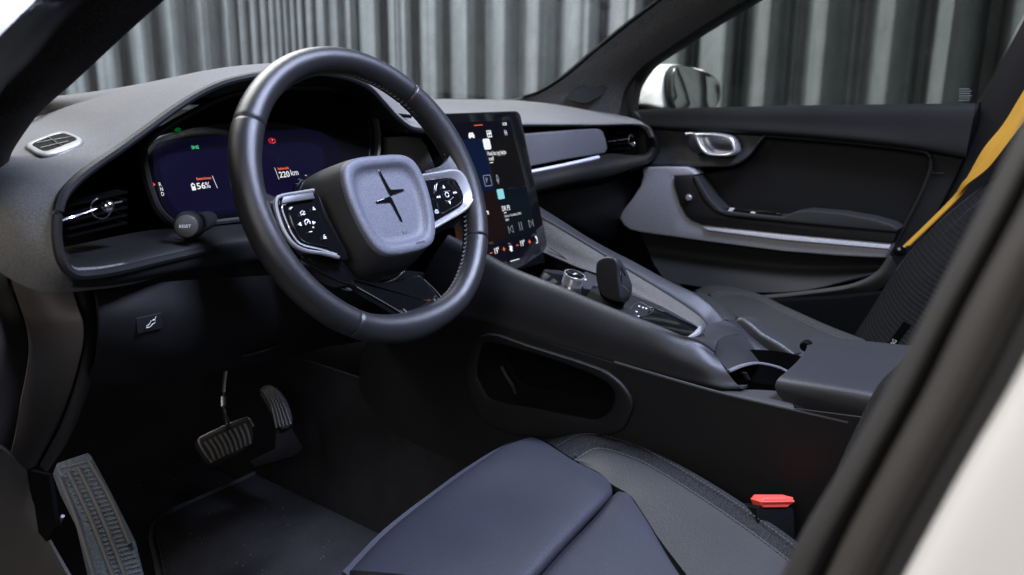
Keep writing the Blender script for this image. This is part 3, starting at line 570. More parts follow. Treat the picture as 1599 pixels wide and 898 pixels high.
si('previous_symbol', 798, 358, [[(-6, -6), (-6, 6)], [(5, 6), (-4, 0), (5, -6), (5, 6)]], .001, 'egrey', .0005)
si('pause_symbol', 813, 353, [[(-3, -7), (-3, 7)], [(3, -7), (3, 7)]], .001, 'egrey', .0005)
si('next_symbol', 829, 349, [[(6, -6), (6, 6)], [(-5, 6), (4, 0), (-5, -6), (-5, 6)]], .001, 'egrey', .0005)
stx('temperature', '19°', 772, 397, .0135, 'ewhite', .75, .012); stx('temperature', '19°', 812.5, 385, .0135, 'ewhite', .75, .012)
for a, b in ((767, 395), (808, 383)): si('minus_symbol', a, b, [[(-3, 0), (3, 0)]], .0009, 'eorange', .0007)
for a, b in ((787, 389), (827, 377.5)): si('plus_symbol', a, b, [[(-3.2, 0), (3.2, 0)], [(0, -3.6), (0, 3.6)]], .0009, 'eorange', .0008)
stx('auto_caption', 'Auto', 793.5, 382, .0042, 'egrey', .8, .01)
si('fan_symbol', 798, 388, [[(0, 0), (-3, 4), (0, 5), (0, 0)], [(0, 0), (3, -4), (0, -5), (0, 0)], [(0, 0), (-3, -3), (-3, 0), (0, 0)], [(0, 0), (3, 3), (3, 0), (0, 0)]], .001, 'ewhite', .0009)
si('seat_symbol', 838, 374, [[(-2, 6), (1, 0), (1, -5)], [(1, -5), (-3, -6)], [(0, 6), (2, 0)]], .001, 'ewhite', .0009)
tile('home_line', [(797, 407.5), (811, 403.6), (811.3, 404.8), (797.3, 408.7)], 'ewhite', .0014)

# =================================================================== centre console
cs = thing('centre_console', 'dark centre console sloping from touchscreen to armrest with a tray and cup holder', 'console', (0, -.2, .4))
XL = -.13
top = [(700, 368, -.135), (762, 399.5, XL), (800, 419.5, XL), (875, 448.5, XL), (913, 465, XL), (976, 490.5, XL), (1026, 509.5, XL), (1062, 524, -.128), (1092, 532, -.12), (1116, 548, -.112)]
bot = [(640, 480, -.15), (700, 492, -.15), (760, 506, -.15), (835, 530, -.148), (900, 552, -.146), (965, 570, -.145), (1030, 586, -.143), (1080, 598, -.141), (1125, 607, -.138), (1158, 607, -.125)]
T3 = A([P(a, b, x=c) for a, b, c in top]); B3 = A([P(a, b, x=c) for a, b, c in bot])
M3 = T3*.5+B3*.5+A((-.008, 0, .002)); T2 = T3+A((-.0085, 0, -.007)); IN = T3+A((.006, 0, -.001)); IN[7:] = T3[7:]+A((.003, 0, -.001))
grid('side_flank', [list(IN+A([(.002, 0, -.012 if i_ < 7 else -.003) for i_ in range(len(IN))])), list(IN), list(T3+A((0, 0, .0005))), list(T3+A([(-.006, 0, -.004) if i_ < 7 else (-.001, 0, -.003) for i_ in range(len(T3))])), list(T3*.8+B3*.2+A([(-.008 if i_ < 7 else -.005, 0, 0) for i_ in range(len(T3))])), list(M3), list(B3*.8+T3*.2+A((-.004, 0, 0))), list(B3), list(B3+A((.02, 0, -.004)))], 'soft', cs, n=4, m=4, thick=.003, away=(1, 0, -.3))
# right ridge
ro = [(830, 315), (875, 343), (917, 370), (945, 386), (988, 408), (1051, 442), (1085, 458), (1112, 478), (1132, 500)]
ri = [(826, 330), (850, 341), (893, 366), (928, 387), (975, 416), (1030, 449), (1072, 476), (1098, 496), (1108, 512)]
Ro3 = A([P(a, b, x=.142) for a, b in ro]); Ri3 = A([P(a, b, x=.118) for a, b in ri])
grid('ridge', [list(Ro3+A((.006, 0, -.09))), list(Ro3+A((.006, 0, -.01))), list(Ro3), list((Ro3+Ri3)/2+A((0, 0, .002))), list(Ri3), list(Ri3+A((-.002, 0, -.006)))], 'soft', cs, n=4, m=4, thick=.003, away=(0, 0, -1))
# inner wall with the grained trim
wl = [(845, 392), (905, 418), (940, 430), (985, 455), (1030, 478), (1065, 500), (1090, 518), (1092, 524), (1085, 527)]
Wb = A([P(a, b, x=x) for (a, b), x in zip(wl, (.085, .085, .085, .085, .084, .08, .07, .05, .02))])
grid('grained_wall', [list(Ri3+A((-.001, 0, -.003))), list(Ri3*.6+Wb*.4+A((0, 0, -.004))), list(Ri3*.25+Wb*.75+A((.003, 0, -.004))), list(Wb)], 'grain', cs, n=4, m=5, thick=.003, away=(1, 0, -.4))
tube('tray_seam', [P(858, 387, x=.09), P(875, 398, x=.09), P(890, 410, x=.09), P(902, 426, x=.09)], .0009, 'plasticw', cs)
# rear saddle behind the tray
sd = [[P(1062, 524, x=-.128), P(1091, 527, x=-.04), P(1100, 518, x=.05), P(1108, 505, x=.118), P(1132, 500, x=.142)],
      [P(1092, 532, x=-.12), P(1108, 533, x=-.05), P(1120, 522, x=.05), P(1130, 513, x=.115), P(1150, 510, x=.142)],
      [P(1116, 548, x=-.112), P(1118, 540, x=-.08), P(1130, 528, x=.0), P(1150, 522, x=.08), P(1168, 530, x=.135)]]
grid('rear_saddle', sd, 'soft', cs, n=5, m=5, thick=.003, away=(0, 0, -1))
# flank tail that wraps the cup holder on the left
# scoop, right block and cup holder
grid('scoop', [[P(1114, 545, x=-.10), P(1122, 530, x=-.04), P(1140, 523, x=.02), P(1160, 524, x=.08)], [P(1120, 560, x=-.09), P(1135, 550, x=-.04), P(1155, 545, x=.02), P(1175, 540, x=.08)], [P(1137, 578, x=-.09), P(1155, 572, x=-.04), P(1175, 569, x=.02), P(1192, 568, x=.08)]], 'plasticw', cs, n=4, m=4, thick=.003, away=(0, 0, -1))
grid('ridge_rear', [[P(1132, 500, x=.142), P(1160, 530, x=.145), P(1185, 555, x=.145), P(1192, 568, x=.14)], [P(1148, 505, x=.165), P(1180, 535, x=.165), P(1215, 560, x=.165), P(1235, 572, x=.16)], [P(1148, 520, x=.17), P(1180, 548, x=.17), P(1215, 572, x=.17), P(1235, 584, x=.16)]], 'soft', cs, n=4, m=3, thick=.003)
cupc = P(1190, 598, z=.575); 
link('cup_well', mesh(*lathevf(A((.005, -.36, .59)), (0, 0, -1), [(.0, .072), (.02, .071), (.05, .066), (.075, .06)], 36, False)), 'black', cs)
rim = [P(1137, 580, x=-.1), P(1160, 571, x=-.06), P(1190, 568, x=.0), P(1225, 578, x=.03), P(1240, 590, x=.03)]
tube('cup_rim', rim, .0035, 'panel', cs, flat=.6)
plate('cup_clip', [P(1162, 582, y=-.345), P(1167, 582, y=-.345), P(1173, 593, y=-.345), P(1169, 594, y=-.345)], (0, .004, 0), 'steel', cs, bevel=.001)
grid('cup_surround', [[P(1100, 603, x=-.135), P(1150, 608, x=-.12), P(1190, 609, x=-.10), P(1230, 612, x=-.08)], [P(1125, 613, x=-.14), P(1165, 620, x=-.14), P(1200, 628, x=-.14), P(1240, 637, x=-.14)], [P(1126, 615, x=-.142), P(1166, 623, x=-.142), P(1200, 631, x=-.142), P(1240, 640, x=-.142)]], 'plasticw', cs, n=3, m=3, thick=.004)
# gloss tray deck, dial, shifter, switches
dk = lambda px, py, h=0: PL(px, py, A((0, -.1, .638+h)), A((0, .27, .963)))
dN = A((0, .27, .963)); dN = A((0, -.27, .963))
dko = A((0, -.10, .640))
DK = lambda px, py, h=0: PL(px, py, dko+dN*0+A((0, 0, h)), A((0, -.30, .954)))
dnn = A((0, -.30, .954))
deck = [(850, 420), (890, 425), (925, 432), (985, 455), (1030, 476), (1080, 503), (1092, 512), (1088, 520), (1074, 528), (1020, 512), (960, 490), (900, 468), (850, 445)]
plate('tray_deck', [DK(a, b) for a, b in deck], -dnn*.012, 'gloss', cs, bevel=.002, n=2)
plate('switch_plate', [DK(a, b, .0015) for a, b in ((925, 445), (985, 462), (1018, 478), (1010, 492), (985, 498), (915, 466))], -dnn*.004, 'plastic', cs, bevel=.001)
plate('dial_plate', [DK(a, b, .0015) for a, b in ((900, 430), (915, 424), (935, 432), (934, 452), (912, 450))], -dnn*.004, 'plasticw', cs, bevel=.001)
plate('rear_chrome', [P(a, b, x=.0) for a, b in ((1077, 528), (1086, 519), (1091, 511), (1098, 520), (1092, 528))], (0, -.004, -.006), 'chrome', cs, bevel=.001, n=2)
arc = [DK(a, b, .002) for a, b in ((984, 483), (990, 476), (1000, 472), (1013, 479), (1020, 482), (1014, 490), (1000, 494), (990, 492))]
tube('rear_chrome', [P(1073, 527.5, x=-.06), P(1082, 525, x=-.04), P(1090, 519, x=-.02), P(1093, 511, x=0)], [.001, .0035, .0045, .002], 'chrome', cs, n=5)
tube('switch_line', arc, .0003, 'steel', cs)
for a, b in ((998, 478.5), (1004, 480.5), (1009, 482), (994, 487), (997, 494)): lathe('indicator_dot', DK(a, b, .0015), dnn, [(0, .0016), (.0007, .0014)], 'print', cs, seg=8)
lathe('indicator_dot', DK(913, 436.5, .002), dnn, [(0, .0028), (.0008, .0026)], 'print', cs, seg=12)
kc = DK(893, 443, .0)
kn_ = thing('volume_dial', 'round chrome edged dial in front of the gear selector', 'dial', kc)
lathe('dial_body', kc, dnn, [(-.008, .013), (-.002, .0145), (.0, .0165), (.012, .0165), (.0145, .0172), (.0165, .0165)], 'chrome', kn_, seg=40)
lathe('dial_top', kc+dnn*.0163, dnn, [(0, .0155), (.0008, .0145)], 'gloss', kn_, seg=40)
pc = kc+dnn*.0173; link('play_symbol', joinm([platevf([pc+A((a, b*.95, b*.3))*.001 for a, b in q], -dnn*.0003, 0) for q in (((-4, -2), (-1, 0), (-4, 2)), ((0, -2), (1.2, -2), (1.2, 2), (0, 2)), ((2.4, -2), (3.6, -2), (3.6, 2), (2.4, 2)))]), 'print', kn_)
# gear selector
gb = DK(955, 470, 0)
gs = thing('gear_selector', 'tall black angular gear selector lever with a hollow right side', 'gear lever', gb)
gx = -.022
GL = [(932, 411), (937, 405), (947, 401), (960, 403.5), (965, 412), (966, 430), (969, 452), (968, 470), (953, 468), (941, 460), (932, 440)]
GR = [(950, 404), (953, 401.5), (958, 400), (968, 405), (975, 417), (983, 434), (987, 447), (984, 466), (972, 474), (960, 470), (952, 450)]
gl, gr_ = A([P(a, b, x=gx) for a, b in GL]), A([P(a, b, x=gx+.026) for a, b in GR])
V, F = gridvf([list(gl.mean(0)+(gl-gl.mean(0))*.82-A((.002, 0, 0))), list(gl.mean(0)+(gl-gl.mean(0))*.94-A((.0015, 0, 0))), list(gl), list(gl*.5+gr_*.5), list(gr_), list(gr_.mean(0)+(gr_-gr_.mean(0))*.8+A((.002, 0, 0)))], n=3, m=3, thick=0, closed=True)
nb_ = 5*3+1; F.append(tuple(i_*nb_ for i_ in range(len(GL)*3))); F.append(tuple(i_*nb_+nb_-1 for i_ in range(len(GL)*3)))
link('lever_body', mesh(V, F), 'soft', gs, angle=55)
plate('lever_hollow', [P(a, b, x=x) for a, b, x in ((969, 415, gx+.008), (974, 422, gx+.014), (979, 434, gx+.019), (983, 447, gx+.021), (981, 459, gx+.019), (974, 462, gx+.010), (971, 450, gx+.004), (969, 432, gx+.003))], (.004, .006, 0), 'gloss', gs, bevel=.0008, n=2)
tube('lever_glint', [P(973, 447, x=gx+.006), P(977, 450, x=gx+.012), P(981, 455, x=gx+.017)], .0008, 'chrome', gs, flat=.5)
grid('lever_foot', [[P(933, 447, x=gx), P(950, 465, x=gx), P(966, 468, x=gx)], [DK(938, 462), DK(950, 472), DK(972, 482)]], 'black', gs, n=3, m=3, thick=.012, away=(1, 0, 0))
# tunnel side with open pocket
XS = -.155
pf = [(725, 580), (732, 545), (744, 529), (767, 521), (825, 540), (925, 572), (950, 582), (975, 603), (989, 627), (983, 650), (973, 671)]
po = [(726, 590), (733, 545), (744, 529), (767, 521), (825, 539), (925, 571), (952, 583), (976, 604), (989, 628), (983, 652), (970, 672), (900, 682), (819, 680), (785, 672), (758, 658), (742, 640), (732, 615)]
pi_ = [(745, 580), (748, 555), (757, 535), (775, 536), (820, 548), (880, 567), (935, 590), (957, 607), (960, 622), (952, 643), (932, 655), (899, 651), (832, 637), (782, 628), (762, 619), (751, 600), (746, 590)]
po3, pi3 = A([P(a, b, x=XS) for a, b in po]), A([P(a, b, x=XS) for a, b in pi_])
link('pocket_frame', mesh(*gridvf([list(po3+A((.01, 0, 0))), list(po3+A((-.002, 0, 0))), list(po3*.93+pi3*.07+A((-.0035, 0, 0))), list(po3*.3+pi3*.7+A((-.0025, 0, 0))), list(pi3), list(pi3+A((.004, 0, 0))), list(pi3+A((.03, 0, 0))), list(pi3+A((.085, 0, 0)))], n=4, m=2, thick=0, closed=True)), 'plastic', cs)
plate('pocket_back', pi3+A((.08, 0, 0)), (.004, 0, 0), 'black', cs, bevel=0, n=3)
tube('pocket_rib', [P(783, 572, x=XS+.05), P(790, 585, x=XS+.05), P(801, 603, x=XS+.05), P(806, 618, x=XS+.04)], .003, 'plasticw', cs)
# side wall around the pocket: ring from the frame outline to the wall's rectangle
def ringfill(name, inner, outer, m, parent, thick): return link(name, mesh(*gridvf([list(outer), list(A(inner)*.5+A(outer)*.5), list(inner)], n=3, m=2, thick=thick, closed=True, away=(1, 0, 0))), m, parent)
wo = [(560, 600), (590, 500), (660, 482), (740, 498), (840, 530), (950, 565), (1030, 586), (1120, 612), (1220, 636), (1420, 682), (1420, 900), (1100, 1000), (860, 860), (740, 760), (660, 700), (610, 670), (580, 640)]
wo3 = A([P(a, b, x=XS+.004) for a, b in wo])
ringfill('tunnel_wall', po3+A((.003, 0, 0)), wo3, 'plastic', cs, .004)
tube('wall_rail', [P(960, 566, x=-.15), P(1030, 587, x=-.15), P(1125, 614, x=-.15), P(1180, 627, x=-.15), P(1235, 639.5, x=-.15), P(1325, 660, x=-.15)], .0022, 'plasticw', cs)
# armrest
ar = thing('armrest', 'grey padded armrest lid behind the cup holder', 'armrest', P(1300, 600, x=0))
AX = [-.125, -.12, -.09, .0, .09, .12, .125]
c0 = [(1212, 592), (1230, 578), (1247, 563), (1258, 550), (1262, 542), (1259, 530), (1270, 524)]
def arow(pl, xs): return [P(a, b, x=x) for (a, b), x in zip(pl, xs)]
lf = -.125; rt = .10
rows = [[P(1233, 634, x=lf), P(1330, 660, x=lf), P(1450, 690, x=lf)],
        [P(1216, 618, x=lf), P(1330, 650, x=lf-.003), P(1450, 680, x=lf-.003)],
        [P(1210, 604, x=lf), P(1330, 632, x=lf-.004), P(1450, 660, x=lf-.004)],
        [P(1214, 593, x=lf+.004), P(1330, 612, x=lf), P(1450, 636, x=lf)],
        [P(1226, 582, x=lf+.022), P(1335, 600, x=lf+.02), P(1450, 620, x=lf+.02)],
        [P(1246, 563, x=-.04), P(1340, 578, x=-.04), P(1450, 594, x=-.04)],
        [P(1259, 545, x=.03), P(1345, 556, x=.03), P(1450, 568, x=.03)],
        [P(1262, 533, x=.08), P(1345, 541, x=.08), P(1450, 551, x=.08)],
        [P(1272, 524.5, x=.105), P(1345, 532, x=.105), P(1450, 543, x=.105)],
        [P(1280, 526, x=.125), P(1350, 534, x=.125), P(1455, 546, x=.125)]]
grid('lid', rows, 'soft', ar, n=5, m=5, thick=.01, away=(.3, 0, -1))
plate('lid_front', [r[0]+A((0, -.001, 0)) for r in rows], (0, -.05, -.01), 'soft', ar, bevel=.004, n=2)
lathe('lid_hinge', P(1257, 541, x=.06), (1, 0, 0), [(-.003, .006), (0, .0075), (.01, .0075)], 'black', ar, seg=20)

# =================================================================== driver seat
ds = thing('car_seat', 'dark grey driver seat with smooth leather cushion and ribbed fabric bolster', 'car seat', (-.38, -.45, .2))
zc = .49
def Q(a, b, z): return P(a, b, z=z)
ext = [[Q(547, 900, .455), Q(608, 836, .455), Q(686, 774, .455), Q(738, 736, .452), Q(790, 704, .448), Q(828, 688, .44)],
       [Q(548, 891, .478), Q(610, 827, .478), Q(688, 765, .478), Q(740, 728, .477), Q(790, 696, .474), Q(828, 682, .464)],
       [Q(575, 892, .490), Q(640, 833, .490), Q(715, 768, .490), Q(765, 732, .490), Q(812, 702, .485), Q(848, 689, .474)],
       [Q(720, 905, .497), Q(775, 845, .497), Q(830, 780, .497), Q(860, 750, .497), Q(884, 728, .493), Q(900, 722, .482)],
       [Q(800, 910, .497), Q(850, 852, .497), Q(890, 806, .497), Q(918, 776, .497), Q(932, 756, .496), Q(940, 742, .486)],
       [Q(825, 912, .490), Q(875, 855, .490), Q(915, 812, .490), Q(943, 782, .490), Q(952, 768, .489), Q(952, 753, .484)],
       [Q(830, 918, .470), Q(880, 862, .470), Q(920, 818, .470), Q(947, 788, .470), Q(956, 774, .470), Q(957, 762, .470)]]
grid('thigh_support', ext, 'leather', ds, n=6, m=5, thick=.01, away=(0, 0, -1))
grid('thigh_support', [ext[0], [p+A((.0, .01, -.03)) for p in ext[0]], [p+A((0, .0, -.12)) for p in ext[0]]], 'leather', ds, n=5, m=3, thick=.01)
base = [[Q(828, 915, .478), Q(880, 858, .478), Q(925, 812, .478), Q(953, 778, .478), Q(966, 767, .478)],
        [Q(845, 925, .488), Q(895, 865, .488), Q(938, 815, .488), Q(962, 784, .487), Q(980, 771, .484)],
        [Q(1000, 1000, .488), Q(1000, 920, .488), Q(1005, 862, .488), Q(1002, 820, .487), Q(992, 786, .483)],
        [Q(1200, 1150, .488), Q(1150, 1040, .488), Q(1095, 945, .488), Q(1050, 880, .486), Q(1018, 826, .481)]]
grid('centre_cushion', base, 'leather', ds, n=6, m=6, thick=.01, away=(0, 0, -1))
bol = [[Q(895, 720, .478), Q(935, 738, .482), Q(957, 757, .482), Q(982, 772, .482), Q(1003, 800, .482), Q(1030, 842, .482), Q(1085, 915, .482), Q(1130, 985, .482)],
       [Q(896, 720, .480), Q(945, 726, .487), Q(975, 740, .487), Q(1010, 763, .487), Q(1045, 795, .487), Q(1085, 835, .487), Q(1150, 905, .487), Q(1220, 985, .487)],
       [Q(897, 719.5, .481), Q(945, 709, .491), Q(985, 722, .491), Q(1030, 746, .491), Q(1080, 778, .491), Q(1130, 812, .491), Q(1210, 874, .491), Q(1290, 945, .491)],
       [Q(898, 719, .481), Q(930, 701, .490), Q(988, 715, .492), Q(1038, 741, .492), Q(1090, 774, .492), Q(1142, 809, .492), Q(1225, 870, .492), Q(1310, 945, .492)]]
grid('bolster_leather', bol, 'leatherb', ds, n=5, m=5, thick=.01, away=(0, 0, -1))
fab = [bol[3],
       [Q(877, 705, .478), Q(918, 688, .496), Q(992, 704, .496), Q(1045, 731, .496), Q(1098, 763, .496), Q(1150, 797, .496), Q(1232, 858, .496), Q(1318, 930, .496)],
       [Q(861, 694, .472), Q(906, 674, .494), Q(990, 693, .496), Q(1048, 722, .499), Q(1103, 754, .5), Q(1158, 789, .5), Q(1240, 849, .5), Q(1325, 920, .5)],
       [Q(848, 686, .462), Q(886, 664, .475), Q(985, 689, .482), Q(1050, 720, .482), Q(1106, 752, .482), Q(1162, 788, .482), Q(1245, 847, .482), Q(1330, 918, .482)],
       [Q(849, 688, .44), Q(905, 673, .44), Q(985, 697, .44), Q(1050, 728, .44), Q(1106, 762, .44), Q(1162, 798, .44), Q(1245, 860, .44), Q(1330, 930, .44)],
       [p+A((.01, 0, -.12)) for p in [Q(849, 688, .44), Q(905, 673, .44), Q(985, 697, .44), Q(1050, 728, .44), Q(1106, 762, .44), Q(1162, 798, .44), Q(1245, 860, .44), Q(1330, 930, .44)]]]
fr_ = fab[:]; fr_[1] = [p for p in fab[1]]
grid('bolster_fabric', fr_, 'weave', ds, n=5, m=4, thick=.008, away=(0, 0, -1))
def stitch(paths, step=.006, ln=.0036, r=.0005, lift=A((0, 0, .0012))):
    o = []
    for p in paths:
        c = CR(p, 20); L_ = np.concatenate([[0], np.cumsum(np.linalg.norm(np.diff(c, axis=0), axis=1))])
        f_ = lambda s: A([np.interp(s, L_, c[:, i]) for i in range(3)])+lift
        s = 0
        while s+ln < L_[-1]: o.append(tubevf([f_(s), f_(s+ln)], r, seg=4, n=1)); s += step
    return o
tag(link('stitching', joinm(stitch([bol[3], [p*.88+q*.12 for p, q in zip(bol[3], bol[2])], [p*.5+q*.5+A((0, 0, .002)) for p, q in zip(fab[2], fab[1])]])), 'thread', ds), kind='stuff')
tube('piping', bol[3], .0009, 'leather', ds, n=6)
tube('seam', base[3], .001, 'black', ds, n=5)
# buckle
bc = P(1213, 790, x=-.215)
bk_ = thing('seat_belt_buckle', 'black seat belt buckle with a red release button beside the driver seat', 'buckle', bc)
fx = A((.72, -.69, 0)); fy = A((.5, .52, .69)); fy = fy/np.linalg.norm(fy)
K = lambda a, b: PL(a, b, bc, A((-.55, -.55, .6)))
plate('buckle_case', [K(a, b) for a, b in ((1182, 794), (1187, 790), (1238, 792), (1240, 797), (1243, 850), (1190, 850), (1184, 830))], A((.03, .03, -.02)), 'black', bk_, bevel=.002)
kt = [(1187, 783), (1193, 776), (1238, 776), (1240, 783), (1229, 792), (1191, 792)]
plate('release_button', [K(a, b)-A((.001, .001, 0)) for a, b in kt], A((.018, .018, -.01)), 'red', bk_, bevel=.0015)
tube('button_ridge', [K(1188, 783)-A((.002, .002, -.0005)), K(1238, 782)-A((.002, .002, -.0005))], .0012, 'red', bk_)

# =================================================================== passenger seat
ps = thing('car_seat', 'dark grey passenger seat beyond the console with dotted fabric backrest and airbag tag', 'car seat', (.38, -.35, .2))
pz = .47
def Qp(a, b, z): return P(a, b, z=z+.035)
pc_ = [[Qp(1100, 480, .47), Qp(1125, 492, .476), Qp(1150, 512, .478), Qp(1185, 545, .48), Qp(1225, 580, .48), Qp(1260, 620, .48)],
       [Qp(1105, 475, .478), Qp(1132, 482, .483), Qp(1160, 497, .484), Qp(1205, 530, .485), Qp(1255, 566, .485), Qp(1300, 600, .485)],
       [Qp(1110, 473, .482), Qp(1138, 469, .488), Qp(1175, 479, .489), Qp(1225, 505, .49), Qp(1280, 535, .49), Qp(1330, 560, .49)],
       [Qp(1113, 471, .483), Qp(1122, 463, .488), Qp(1143, 460.5, .491), Qp(1167, 463, .492), Qp(1198, 476, .493), Qp(1240, 499, .493), Qp(1293, 521, .493), Qp(1345, 541, .493)]]
pc_[3] = [Qp(1112, 472, .483), Qp(1126, 462, .489), Qp(1165, 462.5, .492), Qp(1215, 485, .493), Qp(1278, 515, .493), Qp(1345, 541, .493)]
grid('cushion', pc_, 'leatherb', ps, n=6, m=5, thick=.02, away=(0, 0, -1))
pf_ = [pc_[3], [Qp(1098, 462, .482), Qp(1118, 452, .489), Qp(1168, 456, .494), Qp(1225, 481, .496), Qp(1290, 510, .496), Qp(1350, 534, .496)],
       [Qp(1084, 454, .474), Qp(1110, 445, .483), Qp(1168, 453.5, .488), Qp(1232, 481, .489), Qp(1295, 509, .489), Qp(1355, 532, .489)],
       [Qp(1078, 462, .45), Qp(1110, 450, .45), Qp(1168, 460, .45), Qp(1232, 488, .45), Qp(1295, 516, .45), Qp(1358, 540, .45)]]
grid('bolster_fabric', pf_, 'weavep', ps, n=6, m=4, thick=.01, away=(0, 0, -1))
grid('thigh_support', [[Qp(1040, 450, .47), Qp(1075, 480, .475), Qp(1110, 512, .475), Qp(1139, 520, .47)], [Qp(1052, 452, .488), Qp(1085, 468, .492), Qp(1120, 495, .493), Qp(1146, 503, .485)], [Qp(1066, 455, .49), Qp(1095, 458, .496), Qp(1132, 478, .496), Qp(1151, 493, .485)], [Qp(1072, 458, .47), Qp(1100, 462, .47), Qp(1135, 484, .47), Qp(1153, 500, .47)]], 'leatherb', ps, n=4, m=4, thick=.02, away=(0, 0, -1))
tag(link('stitching', joinm(stitch([pc_[3], [p*.6+q*.4 for p, q in zip(pc_[3], pf_[1])]])), 'thread', ps), kind='stuff')
plate('seat_valance', [P(a, b, x=.625) for a, b in ((1190, 470), (1300, 464), (1390, 455), (1420, 560), (1420, 640), (1200, 600), (1150, 520))], (.02, 0, 0), 'black', ps, bevel=.005)
# hinge block by the armrest
plate('side_block', [P(a, b, x=.17) for a, b in ((1141, 512), (1150, 497), (1160, 496), (1190, 520), (1240, 552), (1238, 572), (1232, 568), (1180, 560), (1150, 530))], (.05, 0, -.01), 'leatherb', ps, bevel=.006, n=2)
plate('recliner_cover', [P(a, b, x=.19) for a, b in ((1233, 568), (1241, 552), (1262, 560), (1260, 590), (1240, 590))], (.04, 0, 0), 'plasticw', ps, bevel=.003)
X1 = .42
bkr = [[P(1335, 522, x=.52), P(1362, 480, x=.52), P(1392, 432, x=.52), P(1440, 372, x=.53), P(1500, 318, x=.55), P(1610, 235, x=.56)],
       [P(1350, 530, x=.42), P(1385, 480, x=.42), P(1420, 425, x=.43), P(1462, 375, x=.44), P(1515, 325, x=.45), P(1620, 245, x=.46)],
       [P(1380, 540, x=.33), P(1420, 480, x=.33), P(1455, 430, x=.33), P(1500, 380, x=.34), P(1560, 325, x=.35), P(1640, 265, x=.36)],
       [P(1400, 550, x=.29), P(1440, 490, x=.29), P(1480, 435, x=.29), P(1530, 380, x=.3), P(1590, 330, x=.31), P(1660, 280, x=.32)],
       [P(1440, 560, x=.22), P(1490, 490, x=.22), P(1540, 430, x=.22), P(1600, 370, x=.23), P(1660, 320, x=.24), P(1720, 280, x=.25)]]
grid('backrest', bkr, mat('backrest_weave', (.006, .006, .0065), .9, spec=.12, wave=1, wscale=45, wdir='Z', bump=.9, bscale=300, spk=.8, sscale=300), ps, n=5, m=5, thick=.03)
tag(link('stitching', joinm(stitch([bkr[1], [p*.5+q*.5 for p, q in zip(bkr[0], bkr[1])], bkr[3]], lift=A((-.003, -.003, .002)))), 'thread', ps), kind='stuff')
grid('backrest_leather', [[p*.97+q*.03 for p, q in zip(bkr[0][3:], bkr[1][3:])], [P(1420, 400, x=.54), P(1462, 350, x=.55), P(1560, 270, x=.56)], [P(1395, 425, x=.57), P(1440, 372, x=.58), P(1545, 285, x=.58)]], 'leather', ps, n=4, m=3, thick=.01)
tg0, tg1 = P(1390, 547, x=.17), P(1416, 512, x=.17)
tr = (tg1-tg0)/np.linalg.norm(tg1-tg0); tp = np.cross(cam_pos-tg0, tr); tp /= np.linalg.norm(tp); tp = tp if tp @ cU > 0 else -tp
link('airbag_tag', mesh(*platevf([tg0-tr*.012-tp*.003, tg1+tr*.006-tp*.003, tg1+tr*.006+tp*.008, tg0-tr*.012+tp*.008], np.cross(tr, tp)*.0008*(1 if np.cross(tr, tp) @ (tg0-cam_pos) > 0 else -1), 0)), 'black', ps)
text('airbag_lettering', 'SRS AIRBAG', tg0-tr*.018+np.cross(tr, tp)*(-.0012 if np.cross(tr, tp) @ (tg0-cam_pos) > 0 else .0012), tr, tp, .0085, 'print', ps, .8, depth=0)

# =================================================================== passenger door
pd = thing('passenger_door', 'black passenger door lining with silver trim sweep and chrome pull handle', 'car door', (.72, -.1, .3))
XD = .69
box('door_shell', (.79, -.15, .55), (.12, 1.5, .64), 'black', pd)
tp_ = [(975, 173), (1050, 170), (1125, 168), (1300, 164.5), (1523, 162)]
cz = [(985, 196), (1050, 203), (1120, 206), (1195, 211), (1312, 220), (1425, 233), (1450, 237), (1508, 248)]
def D3(pts, x): return [P(a, b, x=x) for a, b in pts]
tpc = CR(A([(a, b, 0) for a, b in tp_]), 8); czc = CR(A([(a, b, 0) for a, b in cz]), 8)
tq = [(c_[0], c_[1]) for c_ in tpc[::4]]; k_ = len(tq); cq = [tuple(czc[int(round(i*(len(czc)-1)/(k_-1)))][:2]) for i in range(k_)]
upr = [[P(a, b, x=.745) for a, b in tq], D3(tq, .70), [P(a, b+5, x=.682) for a, b in tq], [P((a+c_)/2, (b+d)/2, x=.672) for (a, b), (c_, d) in zip(tq, cq)], [P(c_, d-3, x=.668) for c_, d in cq], D3(cq, .676), D3(cq, .70)]
grid('upper_lining', upr, mat('door_upper', (.011, .0115, .0115), .7, spec=.18, bump=.3, large=.1), pd, n=3, m=4, thick=.003, away=(1, 0, 0))
# handle zone
hz = [[P(985, 200, x=.69), P(1060, 205, x=.69), P(1130, 209, x=.69), P(1192, 213, x=.69)], [P(990, 230, x=.69), P(1060, 230, x=.695), P(1120, 232, x=.695), P(1178, 233, x=.685)], [P(995, 250, x=.685), P(1060, 250, x=.68), P(1115, 250, x=.68), P(1162, 250, x=.675)], [P(1000, 258, x=.68), P(1060, 257, x=.674), P(1110, 258, x=.674), P(1148, 257, x=.674)], [P(1000, 263, x=.69), P(1060, 261, x=.70), P(1110, 262, x=.70), P(1148, 261, x=.70)]]
grid('handle_panel', hz, 'plasticw', pd, n=4, m=5, thick=.003, away=(1, 0, 0))
tube('handle_panel_edge', D3([(1050, 258.5), (1110, 259), (1140, 258), (1158, 252), (1172, 240), (1182, 226), (1194, 212)], .672), .0028, 'plastic', pd)
plate('recess_panel', D3([(1195, 214), (1312, 222), (1425, 236), (1447, 241), (1453, 252), (1445, 290), (1410, 362), (1395, 380), (1300, 350), (1130, 330), (1085, 275), (1148, 262), (1172, 245)], .705), (.02, 0, 0), mat('door_recess', (.009, .009, .0095), .7, spec=.2, bump=.5, bscale=900), pd, bevel=.004)
